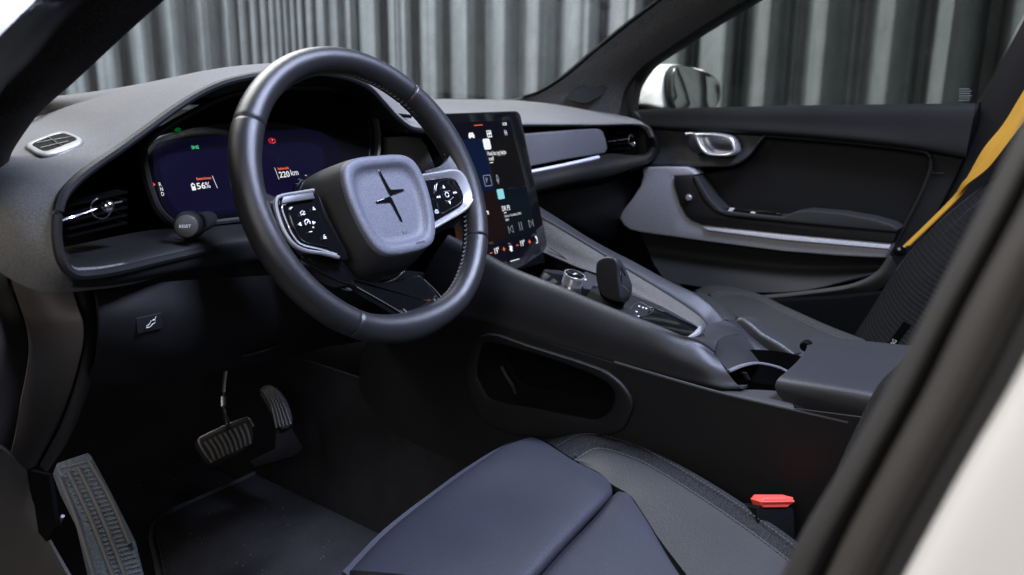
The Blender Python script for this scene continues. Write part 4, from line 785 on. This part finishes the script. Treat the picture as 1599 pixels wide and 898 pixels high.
tube('recess_edge', D3([(1195, 212), (1312, 221), (1425, 234), (1448, 240), (1454, 254), (1442, 295), (1405, 368), (1390, 400)], .682), .004, 'plastic', pd)
plate('rear_lining', D3([(1452, 239), (1506, 247), (1485, 295), (1460, 342), (1412, 428), (1385, 440), (1388, 402), (1408, 366), (1442, 298), (1456, 256)], .688), (.02, 0, 0), bpy.data.materials['door_upper'], pd, bevel=.002)
# lavender-silver sweep
so_ = [(1003, 262), (1030, 261), (1070, 261), (1080, 265), (1087, 272), (1082, 275), (1052, 275), (1052, 290), (1061, 320), (1070, 338), (1080, 345), (1095, 351), (1225, 365), (1393, 380.5), (1392, 386), (1383, 403), (1313, 400), (1225, 393), (1100, 377), (1050, 370), (1000, 363), (984, 359), (974, 352), (966, 339), (967, 335), (987, 310), (1000, 290), (1004, 275)]
plate('silver_sweep', D3(so_, .655), (.04, 0, 0), 'silver', pd, bevel=.004, angle=30)
# upper facet of the sweep catches more light
plate('sweep_facet', [P(a, b, x=x) for a, b, x in ((1093, 352, .654), (1225, 366, .652), (1391, 382, .652), (1388, 389, .648), (1225, 375, .647), (1105, 360, .648))], (.01, 0, -.004), 'silver', pd, bevel=.002)
plate('armrest_insert', D3([(1052, 276), (1080, 276), (1086, 290), (1098, 315), (1114, 330), (1133, 338.5), (1225, 348.5), (1400, 364), (1394, 379), (1225, 364), (1095, 350), (1080, 344), (1071, 336), (1062, 320), (1053, 290)], .650), (.04, 0, 0), 'plastic', pd, bevel=.002)
plate('armrest_pad', D3([(1082, 275), (1088, 276), (1097, 292), (1108, 310), (1125, 328), (1160, 333), (1223, 339), (1240, 331), (1258, 328.5), (1313, 333), (1363, 342), (1390, 350), (1403, 358), (1400, 363), (1225, 347), (1133, 337), (1114, 329), (1099, 313), (1087, 290)], .646), (.05, 0, 0), mat('armrest_vinyl', (.019, .0195, .02), .6, spec=.25, bump=.5), pd, bevel=.003)
tube('armrest_seam', D3([(1087, 290), (1099, 314), (1115, 329.5), (1133, 338), (1225, 348), (1400, 363.5)], .645), .0008, 'black', pd)
lathe('lock_pin', P(1076, 308.5, x=.648), (-1, 0, 0), [(0, .0075), (.003, .0075), (.005, .006), (.0055, .001)], 'chrome', pd, seg=10)
plate('switch_panel', D3([(1128, 326), (1165, 327), (1190, 329), (1222, 334), (1216, 338), (1160, 333)], .655), (.01, 0, 0), 'gloss', pd, bevel=.001)
for a, b in ((1141, 328.5), (1143, 326), (1176, 332)): box('window_switch', P(a, b, x=.65), (.004, .009, .0022), 'print', pd)
box('window_switch', P(1160, 330.5, x=.655), (.006, .05, .006), 'black', pd, bevel=.001)
# chrome pull handle
ho = [(1084, 209), (1100, 207.5), (1125, 209), (1142, 214), (1149, 225), (1150, 237), (1143, 243), (1120, 244), (1103, 241), (1094, 233), (1088, 222)]
hi = [(1093, 213), (1102, 211.5), (1124, 213), (1136, 217), (1143, 226), (1144, 235), (1138, 239), (1120, 240), (1108, 238), (1100, 231), (1095, 222)]
ho3, hi3 = A(D3(ho, .662)), A(D3(hi, .662))
link('door_handle', mesh(*gridvf([list(ho3+A((.025, 0, 0))), list(ho3), list(ho3*.7+hi3*.3+A((-.004, 0, 0))), list(ho3*.2+hi3*.8+A((-.004, 0, 0))), list(hi3+A((.001, 0, 0))), list(hi3+A((.02, 0, 0)))], n=4, m=3, thick=0, closed=True)), 'chrome', pd)
plate('handle_cup', A(D3(hi, .662))+A((.014, 0, 0)), (.004, 0, 0), mat('handle_cup', (.3, .3, .32), .25, 1), pd, bevel=.001, n=3)
plate('handle_root', D3([(1070, 208), (1086, 207), (1092, 222), (1099, 238), (1090, 240), (1078, 236), (1072, 222)], .664), (.03, 0, 0), mat('handle_root', (.05, .055, .06), .25, .6), pd, bevel=.004, n=2)
tube('handle_root_edge', D3([(1071, 209), (1080, 208.5), (1088, 210)], .661), .0028, 'chrome', pd)
# lower lining with map pocket
grid('lower_lining', [D3([(1000, 364), (1100, 378), (1225, 394), (1385, 404)], .68), D3([(1010, 385), (1110, 400), (1240, 415), (1385, 415)], .70), D3([(1020, 410), (1130, 425), (1260, 435), (1370, 425)], .675), D3([(1040, 440), (1170, 456), (1263, 452), (1371, 424)], .655)], mat('door_low', (.018, .018, .018), .6, spec=.3, bump=.3), pd, n=4, m=4, thick=.003, away=(1, 0, 0))
grid('map_pocket', [D3([(1070, 462), (1185, 461), (1263, 453.5), (1326, 444), (1351, 435), (1371, 422), (1388, 398)], .650), D3([(1070, 466), (1190, 466), (1263, 459), (1326, 450), (1357, 440), (1378, 428), (1393, 403)], .645), D3([(1080, 480), (1213, 473), (1263, 467), (1326, 460), (1366, 455), (1388, 440), (1400, 415)], .655)], 'plasticw', pd, n=4, m=3, thick=.004, away=(1, 0, 0))
grid('sill_panel', [D3([(1080, 478), (1213, 472), (1300, 463), (1383, 454), (1420, 440)], .66), D3([(1080, 600), (1213, 600), (1300, 600), (1383, 600), (1420, 600)], .66)], 'black', pd, n=3, m=3)
# window glass with printed mark
wg = thing('side_window', 'dark tinted passenger side window above the door lining', 'window', P(1300, 120, x=.73))
wgp = D3([(975, 178), (990, 130), (1060, 74), (1180, 0), (1300, -60), (1700, -60), (1610, 0), (1560, 95), (1534, 148), (1522, 166)], .735)
link('pane', mesh(*platevf(wgp, (.004, 0, 0), 0)), glassmat('side_glass', (.78, .80, .79), .35), wg)
mk = []
for k in range(6): mk.append(tubevf([P(1498-(k % 2), 139+k*3.6, x=.733), P(1517+(k*3 % 5)-3, 139+k*3.6, x=.733)], .0008, seg=4, n=1))
link('glass_mark', joinm(mk), mat('etch', (.12, .13, .13), .6), wg)
# far B pillar trim and belt
bp = thing('rear_door_pillar', 'black central pillar trim behind the passenger door window', 'pillar', P(1500, 300, x=.7))
grid('pillar_trim', [[P(1605, 20, x=.70), P(1562, 100, x=.70), P(1535, 152, x=.70), P(1524, 175, x=.70), P(1500, 235, x=.70), P(1455, 330, x=.70), P(1395, 425, x=.70), P(1375, 470, x=.70)],
                     [P(1640, 20, x=.69), P(1600, 110, x=.69), P(1565, 180, x=.69), P(1545, 220, x=.69), P(1520, 270, x=.69), P(1470, 350, x=.69), P(1410, 440, x=.69), P(1400, 470, x=.69)],
                     [P(1760, 20, x=.69), P(1740, 110, x=.69), P(1700, 180, x=.69), P(1680, 220, x=.69), P(1660, 270, x=.69), P(1600, 350, x=.69), P(1540, 440, x=.69), P(1500, 500, x=.69)]], mat('pillar_black', (.006, .006, .0065), .6, spec=.2, bump=.3), bp, n=4, m=4, thick=.01)
tube('door_gap', [P(1530, 160, x=.688), P(1528, 190, x=.688), P(1505, 250, x=.688), P(1460, 340, x=.688), P(1412, 425, x=.688)], .002, 'black', bp)
tube('pillar_line', [P(1455, 270, x=.685), P(1475, 271, x=.685)], .001, 'plasticw', bp)
lathe('belt_guide', P(1405, 391, x=.62), (-1, -.6, 0), [(0, .012), (.008, .010), (.01, .004)], 'black', bp, seg=14)
lathe('belt_bolt', P(1404, 389, x=.60), (-1, -.6, 0), [(0, .003), (.002, .0026)], 'chrome', bp, seg=8)
sbt = thing('seat_belt', 'mustard yellow seat belt running down beside the far pillar', 'seat belt', P(1500, 300, x=.6))
bu = [(1640, 80), (1599, 143), (1567, 195), (1537, 232), (1514, 272), (1496, 303), (1460, 340), (1414, 384)]
bl = [(1660, 120), (1606, 184), (1576, 222), (1543, 263), (1509, 290), (1497, 305), (1461, 341.8), (1414, 387)]
Bu = [P(a, b, x=.585) for a, b in bu]; Bl = [P(a, b, x=x) for (a, b), x in zip(bl, (.50, .50, .51, .53, .56, .578, .582, .583))]
md_ = [(p*.55+q*.45)+A((-.008, -.008, .004)) for p, q in zip(Bu, Bl)]
m2_ = [(p*.3+q*.7)+A((.006, .006, 0)) for p, q in zip(Bu, Bl)]
grid('webbing', [Bu, md_, m2_, Bl], 'belt', sbt, n=5, m=5, thick=.0012)

# =================================================================== far pillar, windscreen, door mirror
fp = thing('far_windscreen_pillar', 'grey cloth covered windscreen pillar on the passenger side', 'pillar', P(950, 130, x=.62))
up_ = [(795, 158), (820, 153), (845, 145), (885, 120), (935, 78), (985, 38), (1035, 0), (1110, -60)]
dn_ = [(985, 192), (987, 172), (992, 140), (1012, 108), (1060, 74), (1118, 37), (1180, 0), (1280, -60)]
U3 = A([P(a, b, x=x) for (a, b), x in zip(up_, (.56, .565, .57, .575, .575, .57, .56, .54))]); N3 = A([P(a, b, x=x) for (a, b), x in zip(dn_, (.68, .685, .69, .69, .685, .675, .66, .63))])
m1 = U3*.5+N3*.5+A((-.022, -.01, 0))
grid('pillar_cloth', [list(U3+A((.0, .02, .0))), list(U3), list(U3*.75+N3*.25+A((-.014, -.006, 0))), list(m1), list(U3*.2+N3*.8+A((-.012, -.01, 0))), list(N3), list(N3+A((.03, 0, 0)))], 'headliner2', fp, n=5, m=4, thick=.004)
tube('windscreen_seal', list(U3[1:]+A((-.001, .004, .002))), .0035, 'black', fp)
grid('window_seal', [list(U3*.12+N3*.88+A((-.010, -.009, -.001))), list(N3+A((-.003, -.003, 0))), list(N3+A((.03, 0, 0)))], 'plastic', fp, n=5, m=3, thick=.003)
# sail panel under the pillar
plate('corner_panel', [P(a, b, x=.672) for a, b in ((915, 176), (945, 160), (975, 138), (992, 124), (991, 160), (990, 174), (1010, 193), (985, 190))], (.02, 0, 0), 'plastic', fp, bevel=.004)
tg = [(884, 152), (893, 143), (905, 135), (925, 132), (946, 135), (942, 145), (930, 153), (915, 160), (900, 158)]
tgc = P(915, 146, x=.60); tn_ = A((-.8, -.55, .2))
plate('tweeter_grille', [PL(a, b, tgc, tn_) for a, b in tg], (.012, .008, 0), mat('speaker_mesh', (.012, .012, .012), .7, bump=1, bscale=1500), fp, bevel=.001, n=3)
tube('tweeter_edge', [PL(a, b, tgc-A((.001, .0007, 0)), tn_) for a, b in tg], .0011, 'plasticw', fp, closed=True, n=3)
ws = thing('windscreen', 'clear raked windscreen between the two front pillars above the dashboard', 'windscreen', (0, .5, 1.1))
wsr = [[(-.66, .36, .93), (-.4, .52, .925), (0, .585, .92), (.4, .55, .915), (.61, .46, .91)], [(-.63, .10, 1.10), (-.35, .22, 1.13), (0, .27, 1.14), (.35, .22, 1.12), (.585, .13, 1.10)], [(-.60, -.12, 1.26), (-.3, -.04, 1.32), (0, 0, 1.34), (.3, -.04, 1.32), (.56, -.15, 1.28)]]
grid('glass_sheet', [[A(p) for p in r] for r in wsr], glassmat('screen_glass', (.90, .93, .95), .12), ws, n=6, m=6, thick=0)
tube('lower_seal', [A(p)+A((0, -.012, -.002)) for p in wsr[0]], .006, 'black', ws, n=6)
dm = thing('door_mirror', 'white capped door mirror outside the passenger window', 'wing mirror', P(1060, 135, y=.3))
cp = [(993, 160), (995, 142), (1001, 127), (1012, 112), (1030, 103), (1052, 100), (1072, 103), (1100, 115), (1105, 140), (1100, 165), (1050, 168), (1010, 166)]
c1 = A([P(a, b, y=.25) for a, b in [(1052, 104), (1070, 103), (1092, 109), (1113, 117), (1124, 131), (1125, 153), (1116, 170), (1090, 172), (1056, 171), (1050, 160), (1046, 140), (1047, 118)]])
cen = c1.mean(0)
cap_rows = [c1]
for d_, s_, sh in ((.01, 1.07, 0), (.04, 1.10, -.01), (.08, .95, -.035), (.115, .65, -.055), (.13, .25, -.07)):
    cap_rows.append(cen+(c1-cen)*s_+A((sh, d_, -.01*(d_/.1))))
gcp = P(1052, 110, y=.25)
cap = [(1048, 103), (1030, 103.5), (1012, 112), (1001, 126), (995, 142), (993, 161), (1015, 164), (1049, 165)]
plate('mirror_cap', [P(a, b, y=.268) for a, b in ((993, 163), (994, 146), (999, 130), (1009, 114), (1026, 104), (1052, 100), (1078, 104), (1110, 116), (1118, 150), (1050, 172), (1010, 166))], (.01, .10, 0), 'white', dm, bevel=.012, n=3, angle=80)
plate('mirror_shell', c1, (.0, .012, 0), mat('mirror_shell', (.02, .022, .022), .4), dm, bevel=.003, n=3)
plate('mirror_glass', cen+(c1-cen)*.95+A((0, -.001, 0)), (.0, .003, 0), 'mirrorg', dm, bevel=.0005, n=3)
plate('mirror_foot', [P(a, b, y=.30) for a, b in ((988, 162), (1020, 163), (1052, 170), (1058, 180), (1000, 180))], (0, .05, 0), 'plastic', dm, bevel=.004)

# =================================================================== near pillars and lower door opening
npl = thing('near_windscreen_pillar', 'black cloth windscreen pillar at the upper left edge beside the driver', 'pillar', P(120, 120, x=-.68))
pa = [(12, 262), (18, 240), (40, 205), (64, 174), (110, 133), (165, 82), (215, 36), (256, 0), (330, -65)]
pb = [(-60, 300), (-40, 270), (-30, 235), (-15, 190), (0, 150), (55, 90), (105, 35), (140, 0), (205, -65)]
xs = (-.70, -.70, -.695, -.69, -.68, -.665, -.65, -.64, -.62)
pA, pB = A([P(a, b, x=x) for (a, b), x in zip(pa, xs)]), A([P(a, b, x=x-.06) for (a, b), x in zip(pb, xs)])
mA = pA*.5+pB*.5+A((-.006, -.014, 0))
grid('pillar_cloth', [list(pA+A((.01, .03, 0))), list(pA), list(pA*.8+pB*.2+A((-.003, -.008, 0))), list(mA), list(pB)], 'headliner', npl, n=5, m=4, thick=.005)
pcx = [(-80, 270), (-60, 230), (-45, 190), (-25, 150), (-5, 115), (40, 60), (80, 12), (92, 0), (150, -65)]
pdx = [(-100, 240), (-80, 200), (-60, 160), (-40, 120), (-8, 68), (25, 33), (45, 12), (57, 0), (110, -65)]
pC, pD = A([P(a, b, x=x-.10) for (a, b), x in zip(pcx, xs)]), A([P(a, b, x=x-.12) for (a, b), x in zip(pdx, xs)])
grid('door_seal', [list(pB+A((.002, .002, 0))), list(pB*.5+pC*.5+A((-.006, -.01, 0))), list(pC+A((.0, .006, 0))), list(pC*.5+pD*.5+A((-.006, -.006, 0))), list(pD)], 'rubber', npl, n=5, m=4, thick=.0008)
pE = A([P(a-160, b-120, x=x-.16) for (a, b), x in zip(pdx, xs)])
grid('body_flange', [list(pD+A((0, .002, 0))), list(pD*.5+pE*.5), list(pE)], 'white', npl, n=4, m=3, thick=.0008)
# kick panel beneath the dash end
kp_ = thing('footwell_side_panel', 'brown black footwell side panel curving below the left dash end', 'side panel', P(80, 580, x=-.72))
l1 = [(140, 445), (146, 475), (149, 505), (148, 545), (140, 590), (128, 635), (105, 690), (75, 735)]
l2 = [(113, 445), (122, 475), (131, 500), (132, 530), (124, 570), (112, 612), (92, 665), (60, 725)]
l3 = [(75, 445), (85, 475), (92, 505), (90, 545), (82, 590), (70, 640), (58, 690), (40, 730)]
l4 = [(15, 430), (28, 470), (40, 505), (45, 545), (40, 590), (30, 640), (22, 690), (12, 725)]
k1 = A([P(a, b, x=-.665) for a, b in l1]); k2 = A([P(a, b, x=-.685) for a, b in l2]); k3 = A([P(a, b, x=-.70) for a, b in l3]); k4 = A([P(a, b, x=-.725) for a, b in l4])
kpm = mat('kick_plastic', (.088, .076, .070), .5, bump=.3)
grid('inner_panel', [list(k1+A((.02, .03, 0))), list(k1), list(k1*.5+k2*.5+A((-.002, -.004, 0))), list(k2)], kpm, kp_, n=5, m=3, thick=.003)
grid('outer_panel', [list(k2+A((.001, .001, 0))), list(k3+A((-.004, -.006, 0))), list(k4)], kpm, kp_, n=5, m=4, thick=.003)
tube('panel_seam', list(k2+A((-.001, -.002, 0))), .0012, 'black', kp_, n=5)
l5 = [(-60, 350), (-20, 380), (0, 410), (12, 470), (20, 520), (22, 560), (18, 620), (12, 690), (0, 760)]
l4b = [(-10, 400), (8, 425), (22, 460), (36, 495), (44, 530), (43, 570), (35, 625), (24, 690), (5, 760)]
q4, q5 = A([P(a, b, x=-.73) for a, b in l4b]), A([P(a-60, b, x=-.79) for a, b in l4b])
ns = thing('near_door_seal', 'brown grey rubber door seal along the left sill opening', 'door seal', P(10, 600, x=-.75))
grid('seal_strip', [list(q4+A((0, .004, 0))), list(q4+A((-.006, -.004, 0))), list(q4*.5+q5*.5+A((-.004, -.006, 0))), list(q5)], mat('seal_rubber', (.045, .040, .037), .65, spec=.2), ns, n=4, m=4, thick=.004)
# sill trim at the lower left
sl = thing('sill_trim', 'brown black door sill trim at the lower left corner', 'sill', P(30, 830, x=-.75))
grid('sill_cover', [[P(-60, 690, x=-.78), P(0, 700, x=-.76), P(42, 735, x=-.735)], [P(-60, 800, x=-.78), P(0, 800, x=-.755), P(55, 800, x=-.73)], [P(-60, 960, x=-.78), P(20, 960, x=-.755), P(140, 960, x=-.72)]], mat('sill_brown', (.035, .031, .029), .55, bump=.3, large=.15), sl, n=4, m=4, thick=.004)
plate('sill_slot', [P(a, b, x=-.733) for a, b in ((46, 735), (76, 742), (88, 822), (72, 846), (60, 832))], (.004, 0, 0), 'black', sl, bevel=0)
tube('slot_edge', [P(a, b, x=-.727) for a, b in ((64, 826), (67, 836), (78, 836), (90, 820), (98, 806))], .0018, 'panel', sl)
# near B pillar, out of focus at the right
nb = thing('near_door_pillar', 'brown black blurred door pillar with rubber seals crossing the right edge', 'pillar', P(1400, 650, x=-.78))
yb = [-60, 100, 200, 330, 480, 600, 720, 832, 898, 1000]
e0 = [1790, 1690, 1592, 1528, 1450, 1387, 1319, 1252, 1224, 1170]
e0 = [1720, 1645, 1592, 1528, 1450, 1387, 1319, 1252, 1220, 1160]
e1 = [1790, 1705, 1650, 1582, 1500, 1441, 1375, 1315, 1283, 1225]
e2 = [1850, 1775, 1725, 1665, 1592, 1532, 1465, 1402, 1368, 1310]
e3 = [1890, 1815, 1765, 1710, 1640, 1580, 1510, 1448, 1412, 1355]
e4 = [2100, 2020, 1980, 1920, 1850, 1800, 1730, 1670, 1640, 1580]
L_ = lambda e_, x: A([P(a, b, x=x) for a, b in zip(e_, yb)])
c0_, c1_, c2_, c3_, c4_ = L_(e0, -.74), L_(e1, -.755), L_(e2, -.775), L_(e3, -.785), L_(e4, -.80)
rbm = mat('seal_brown', (.05, .046, .043), .5)
grid('trim_band', [list(c0_+A((.06, -.01, 0))), list(c0_), list(c0_*.6+c1_*.4+A((-.012, 0, 0))), list(c0_*.25+c1_*.75+A((-.010, 0, 0))), list(c1_+A((.01, 0, 0)))], mat('pillar_trim_soft', (.03, .028, .028), .6), nb, n=4, m=5, thick=.004, away=(1, 0, 0))
grid('rubber_seal', [list(c1_+A((.01, 0, 0))), list(c1_*.8+c2_*.2+A((-.008, 0, 0))), list(c1_*.4+c2_*.6+A((-.010, 0, 0))), list(c2_+A((.002, 0, 0)))], rbm, nb, n=4, m=5, thick=.004, away=(1, 0, 0))
grid('outer_seal', [list(c2_+A((.004, 0, 0))), list((c2_+c3_)/2+A((-.002, 0, 0))), list(c3_+A((.003, 0, 0)))], mat('outer_seal', (.022, .021, .021), .45), nb, n=4, m=4, thick=.004, away=(1, 0, 0))
grid('body_panel', [list(c3_+A((.002, 0, 0))), list(c3_*.85+c4_*.15+A((-.004, 0, 0))), list(c4_)], 'white', nb, n=4, m=4, thick=.004, away=(1, 0, 0))
# driver backrest edge seen just inside the pillar
dbk = [[P(1465, 470, x=-.28), P(1410, 560, x=-.26), P(1372, 600, x=-.25), P(1338, 665, x=-.24), P(1305, 740, x=-.24), P(1292, 800, x=-.24)], [P(1520, 470, x=-.30), P(1450, 580, x=-.30), P(1400, 650, x=-.3), P(1370, 720, x=-.3), P(1340, 790, x=-.3), P(1320, 860, x=-.3)], [P(1620, 470, x=-.5), P(1600, 580, x=-.5), P(1560, 650, x=-.5), P(1500, 720, x=-.5), P(1460, 790, x=-.5), P(1440, 860, x=-.5)]]
grid('backrest_edge', dbk, 'weave', ds, n=4, m=4, thick=.02)

# =================================================================== footwell
fc = [(-.80, -.5), (-.15, -.5), (-.15, .5), (-.80, .5)]
def slab(name, g, mtl, **k): return grid(name, g, mtl, None, thick=.006, **k)
fl = slab('carpet', [[A((x, y, z)) for x in (-.74, -.5, -.3, .12)] for y, z in ((-.4, .20), (.1, .20), (.5, .20), (.72, .20), (.86, .26), (1.05, .50), (1.08, .86))], 'carpet', n=4, m=4, away=(0, 0, -1))
tag(fl, kind='structure')
fl = slab('passenger_carpet', [[A((x, y, z)) for x in (.10, .3, .5, .70)] for y, z in ((-.4, .21), (.1, .21), (.5, .21), (.72, .21), (.86, .27), (1.05, .50), (1.08, .88))], 'carpet', n=3, m=3, away=(0, 0, -1)); tag(fl, kind='structure')
tc_ = slab('tunnel_carpet', [[A((x, y, z)) for y in (-.2, .2, .6, 1.1)] for x, z in ((-.20, .20), (-.18, .28), (-.155, .36), (-.145, .42), (-.14, .46))], 'carpet', n=4, m=4, away=(1, 0, 0)); tag(tc_, kind='structure')
mt = [(250, 910), (243, 870), (237, 838), (245, 815), (275, 795), (330, 770), (380, 748), (420, 728), (438, 720), (490, 735), (505, 750), (530, 760), (600, 775), (660, 790), (640, 1000), (300, 1000)]
fm = thing('floor_mat', 'dark velour floor mat with bound edge in front of the driver seat', 'floor mat', P(420, 840, z=.215))
m3 = [P(a, b, z=.222) for a, b in mt]
plate('mat_pile', m3, (0, 0, -.010), 'matt', fm, bevel=.003, n=3)
tube('mat_binding', m3[:14], .0045, mat('binding', (.03, .03, .036), .7, bump=.6), fm, n=5)
tag(link('stitching', joinm(stitch([m3[0:9]], step=.008, ln=.004, r=.0007, lift=A((.006, -.006, .003)))), 'thread', fm), kind='stuff')
cr_s = []
for i in range(110):
    if i < 70: p = P(random.uniform(250, 640), random.uniform(760, 898), z=.2236)
    else: p = P(random.uniform(200, 450), random.uniform(660, 760), z=.2075)
    if i < 70 and not (p[1] < 1): continue
    r = random.uniform(.0003, .0008); cr_s.append(boxvf(p, (r*2, r*1.6, r)))
tag(link('dust_crumbs', joinm(cr_s), mat('dust', (.17, .17, .17), .9)), 'scattered pale dust specks on the driver footwell mat and carpet', 'dust', kind='stuff')
# pedals
bp_ = thing('brake_pedal', 'ribbed brake pedal with bare metal edge hanging in the driver footwell', 'pedal', P(352, 690, x=-.37))
bo = P(352, 690, x=-.37); bn = A((.1, -.72, .68)); bn /= np.linalg.norm(bn)
BP = lambda a, b, h=0: PL(a, b, bo+bn*h, bn)
po_ = [(309, 686), (320, 680), (376, 655), (388, 653), (395, 664), (397, 684), (392, 697), (350, 722), (331, 722), (320, 708)]
plate('pedal_pad', [BP(a, b) for a, b in po_], -bn*.012, 'rubber', bp_, bevel=.004, n=2)
tube('pedal_rim', [BP(a, b, -.002) for a, b in ((331, 722), (320, 708), (310, 686), (322, 679), (376, 655), (388, 653), (396, 666))], .0014, 'steel', bp_, n=4)
for k in range(9):
    t = k/8; a0 = (320+t*62, 690-t*28); a1 = (336+t*55, 719-t*25)
    tube('pedal_rib', [BP(*a0, .001), BP((a0[0]+a1[0])/2+1.5, (a0[1]+a1[1])/2, .002), BP(*a1, .001)], .0024, mat('rib_rubber', (.06, .055, .05), .5) if k == 0 else bpy.data.materials['rib_rubber'], bp_, seg=6, n=3)
tube('pedal_arm', [BP(356, 662), P(350, 640, x=-.36), P(349, 612, x=-.35), P(355, 560, x=-.34)], .004, 'steel', bp_, flat=.4)
ap = thing('accelerator_pedal', 'narrow ribbed accelerator pedal right of the brake pedal', 'pedal', P(430, 640, x=-.24))
ao = P(430, 640, x=-.24); an = A((-.25, -.75, .6)); an /= np.linalg.norm(an); AP = lambda a, b, h=0: PL(a, b, ao+an*h, an)
plate('pedal_pad', [AP(a, b) for a, b in ((405, 608), (422, 600), (440, 612), (455, 640), (457, 664), (440, 671), (430, 655), (415, 630))], -an*.012, 'rubber', ap, bevel=.003, n=2)
for k in range(5):
    t = k/4; tube('pedal_rib', [AP(409+t*15, 608-t*4, .001), AP(423+t*17, 632-t*6, .002), AP(432+t*22, 668-t*5, .001)], .0022, bpy.data.materials['rib_rubber'], ap, seg=6, n=3)
plate('pedal_link', [AP(a, b, -.01) for a, b in ((432, 668), (452, 662), (474, 700), (462, 712), (400, 730), (390, 720), (430, 700))], -an*.01, 'carpet', ap, bevel=.002)
# dead pedal
fo = P(115, 715, y=.42); f2 = P(190, 898, y=.27); fe = fo-f2; fn = np.cross(A((1, .1, 0)), fe); fn /= np.linalg.norm(fn); fn = fn if fn @ (cam_pos-fo) > 0 else -fn
FP = lambda a, b, h=0: PL(a, b, fo+fn*h, fn)
fr3 = thing('footrest', 'dusty blue grey ribbed rubber footrest left of the pedals', 'footrest', FP(160, 800))
plate('footrest_pad', [FP(a, b) for a, b in ((88, 728), (90, 722), (138, 706), (144, 712), (170, 760), (213, 845), (226, 898), (250, 960), (170, 960), (146, 898), (125, 810), (100, 760))], -fn*.02, 'footrub', fr3, bevel=.003)
for a0, a1 in (((93, 745), (148, 905)), ((106, 736), (178, 905)), ((122, 730), (197, 905)), ((140, 722), (203, 850))):
    tube('footrest_rib', [FP(*a0, .002), FP((a0[0]+a1[0])/2+2, (a0[1]+a1[1])/2-4, .002), FP(*a1, .002)], .0032, mat('rib_grey', (.12, .122, .13), .6, bump=.5) if a0[0] == 93 else bpy.data.materials['rib_grey'], fr3, seg=8, n=4)
dots = []
for i in range(26):
    for j in range(11):
        a = 96+(j+.5*(i % 2))*4.6+i*3.3; b = 731+i*6.8-j*1.2
        l = 88+(b-722)*.33+4; r_ = 140+(b-706)*.46-4
        if l < a < r_: c = FP(a, b, .0006); dots.append(lathevf(c-fn*.001, fn, [(0, .0022), (.0016, .0015)], 6))
tag(link('grip_studs', joinm(dots), mat('stud_rubber', (.2, .21, .235), .7), fr3), kind='stuff')
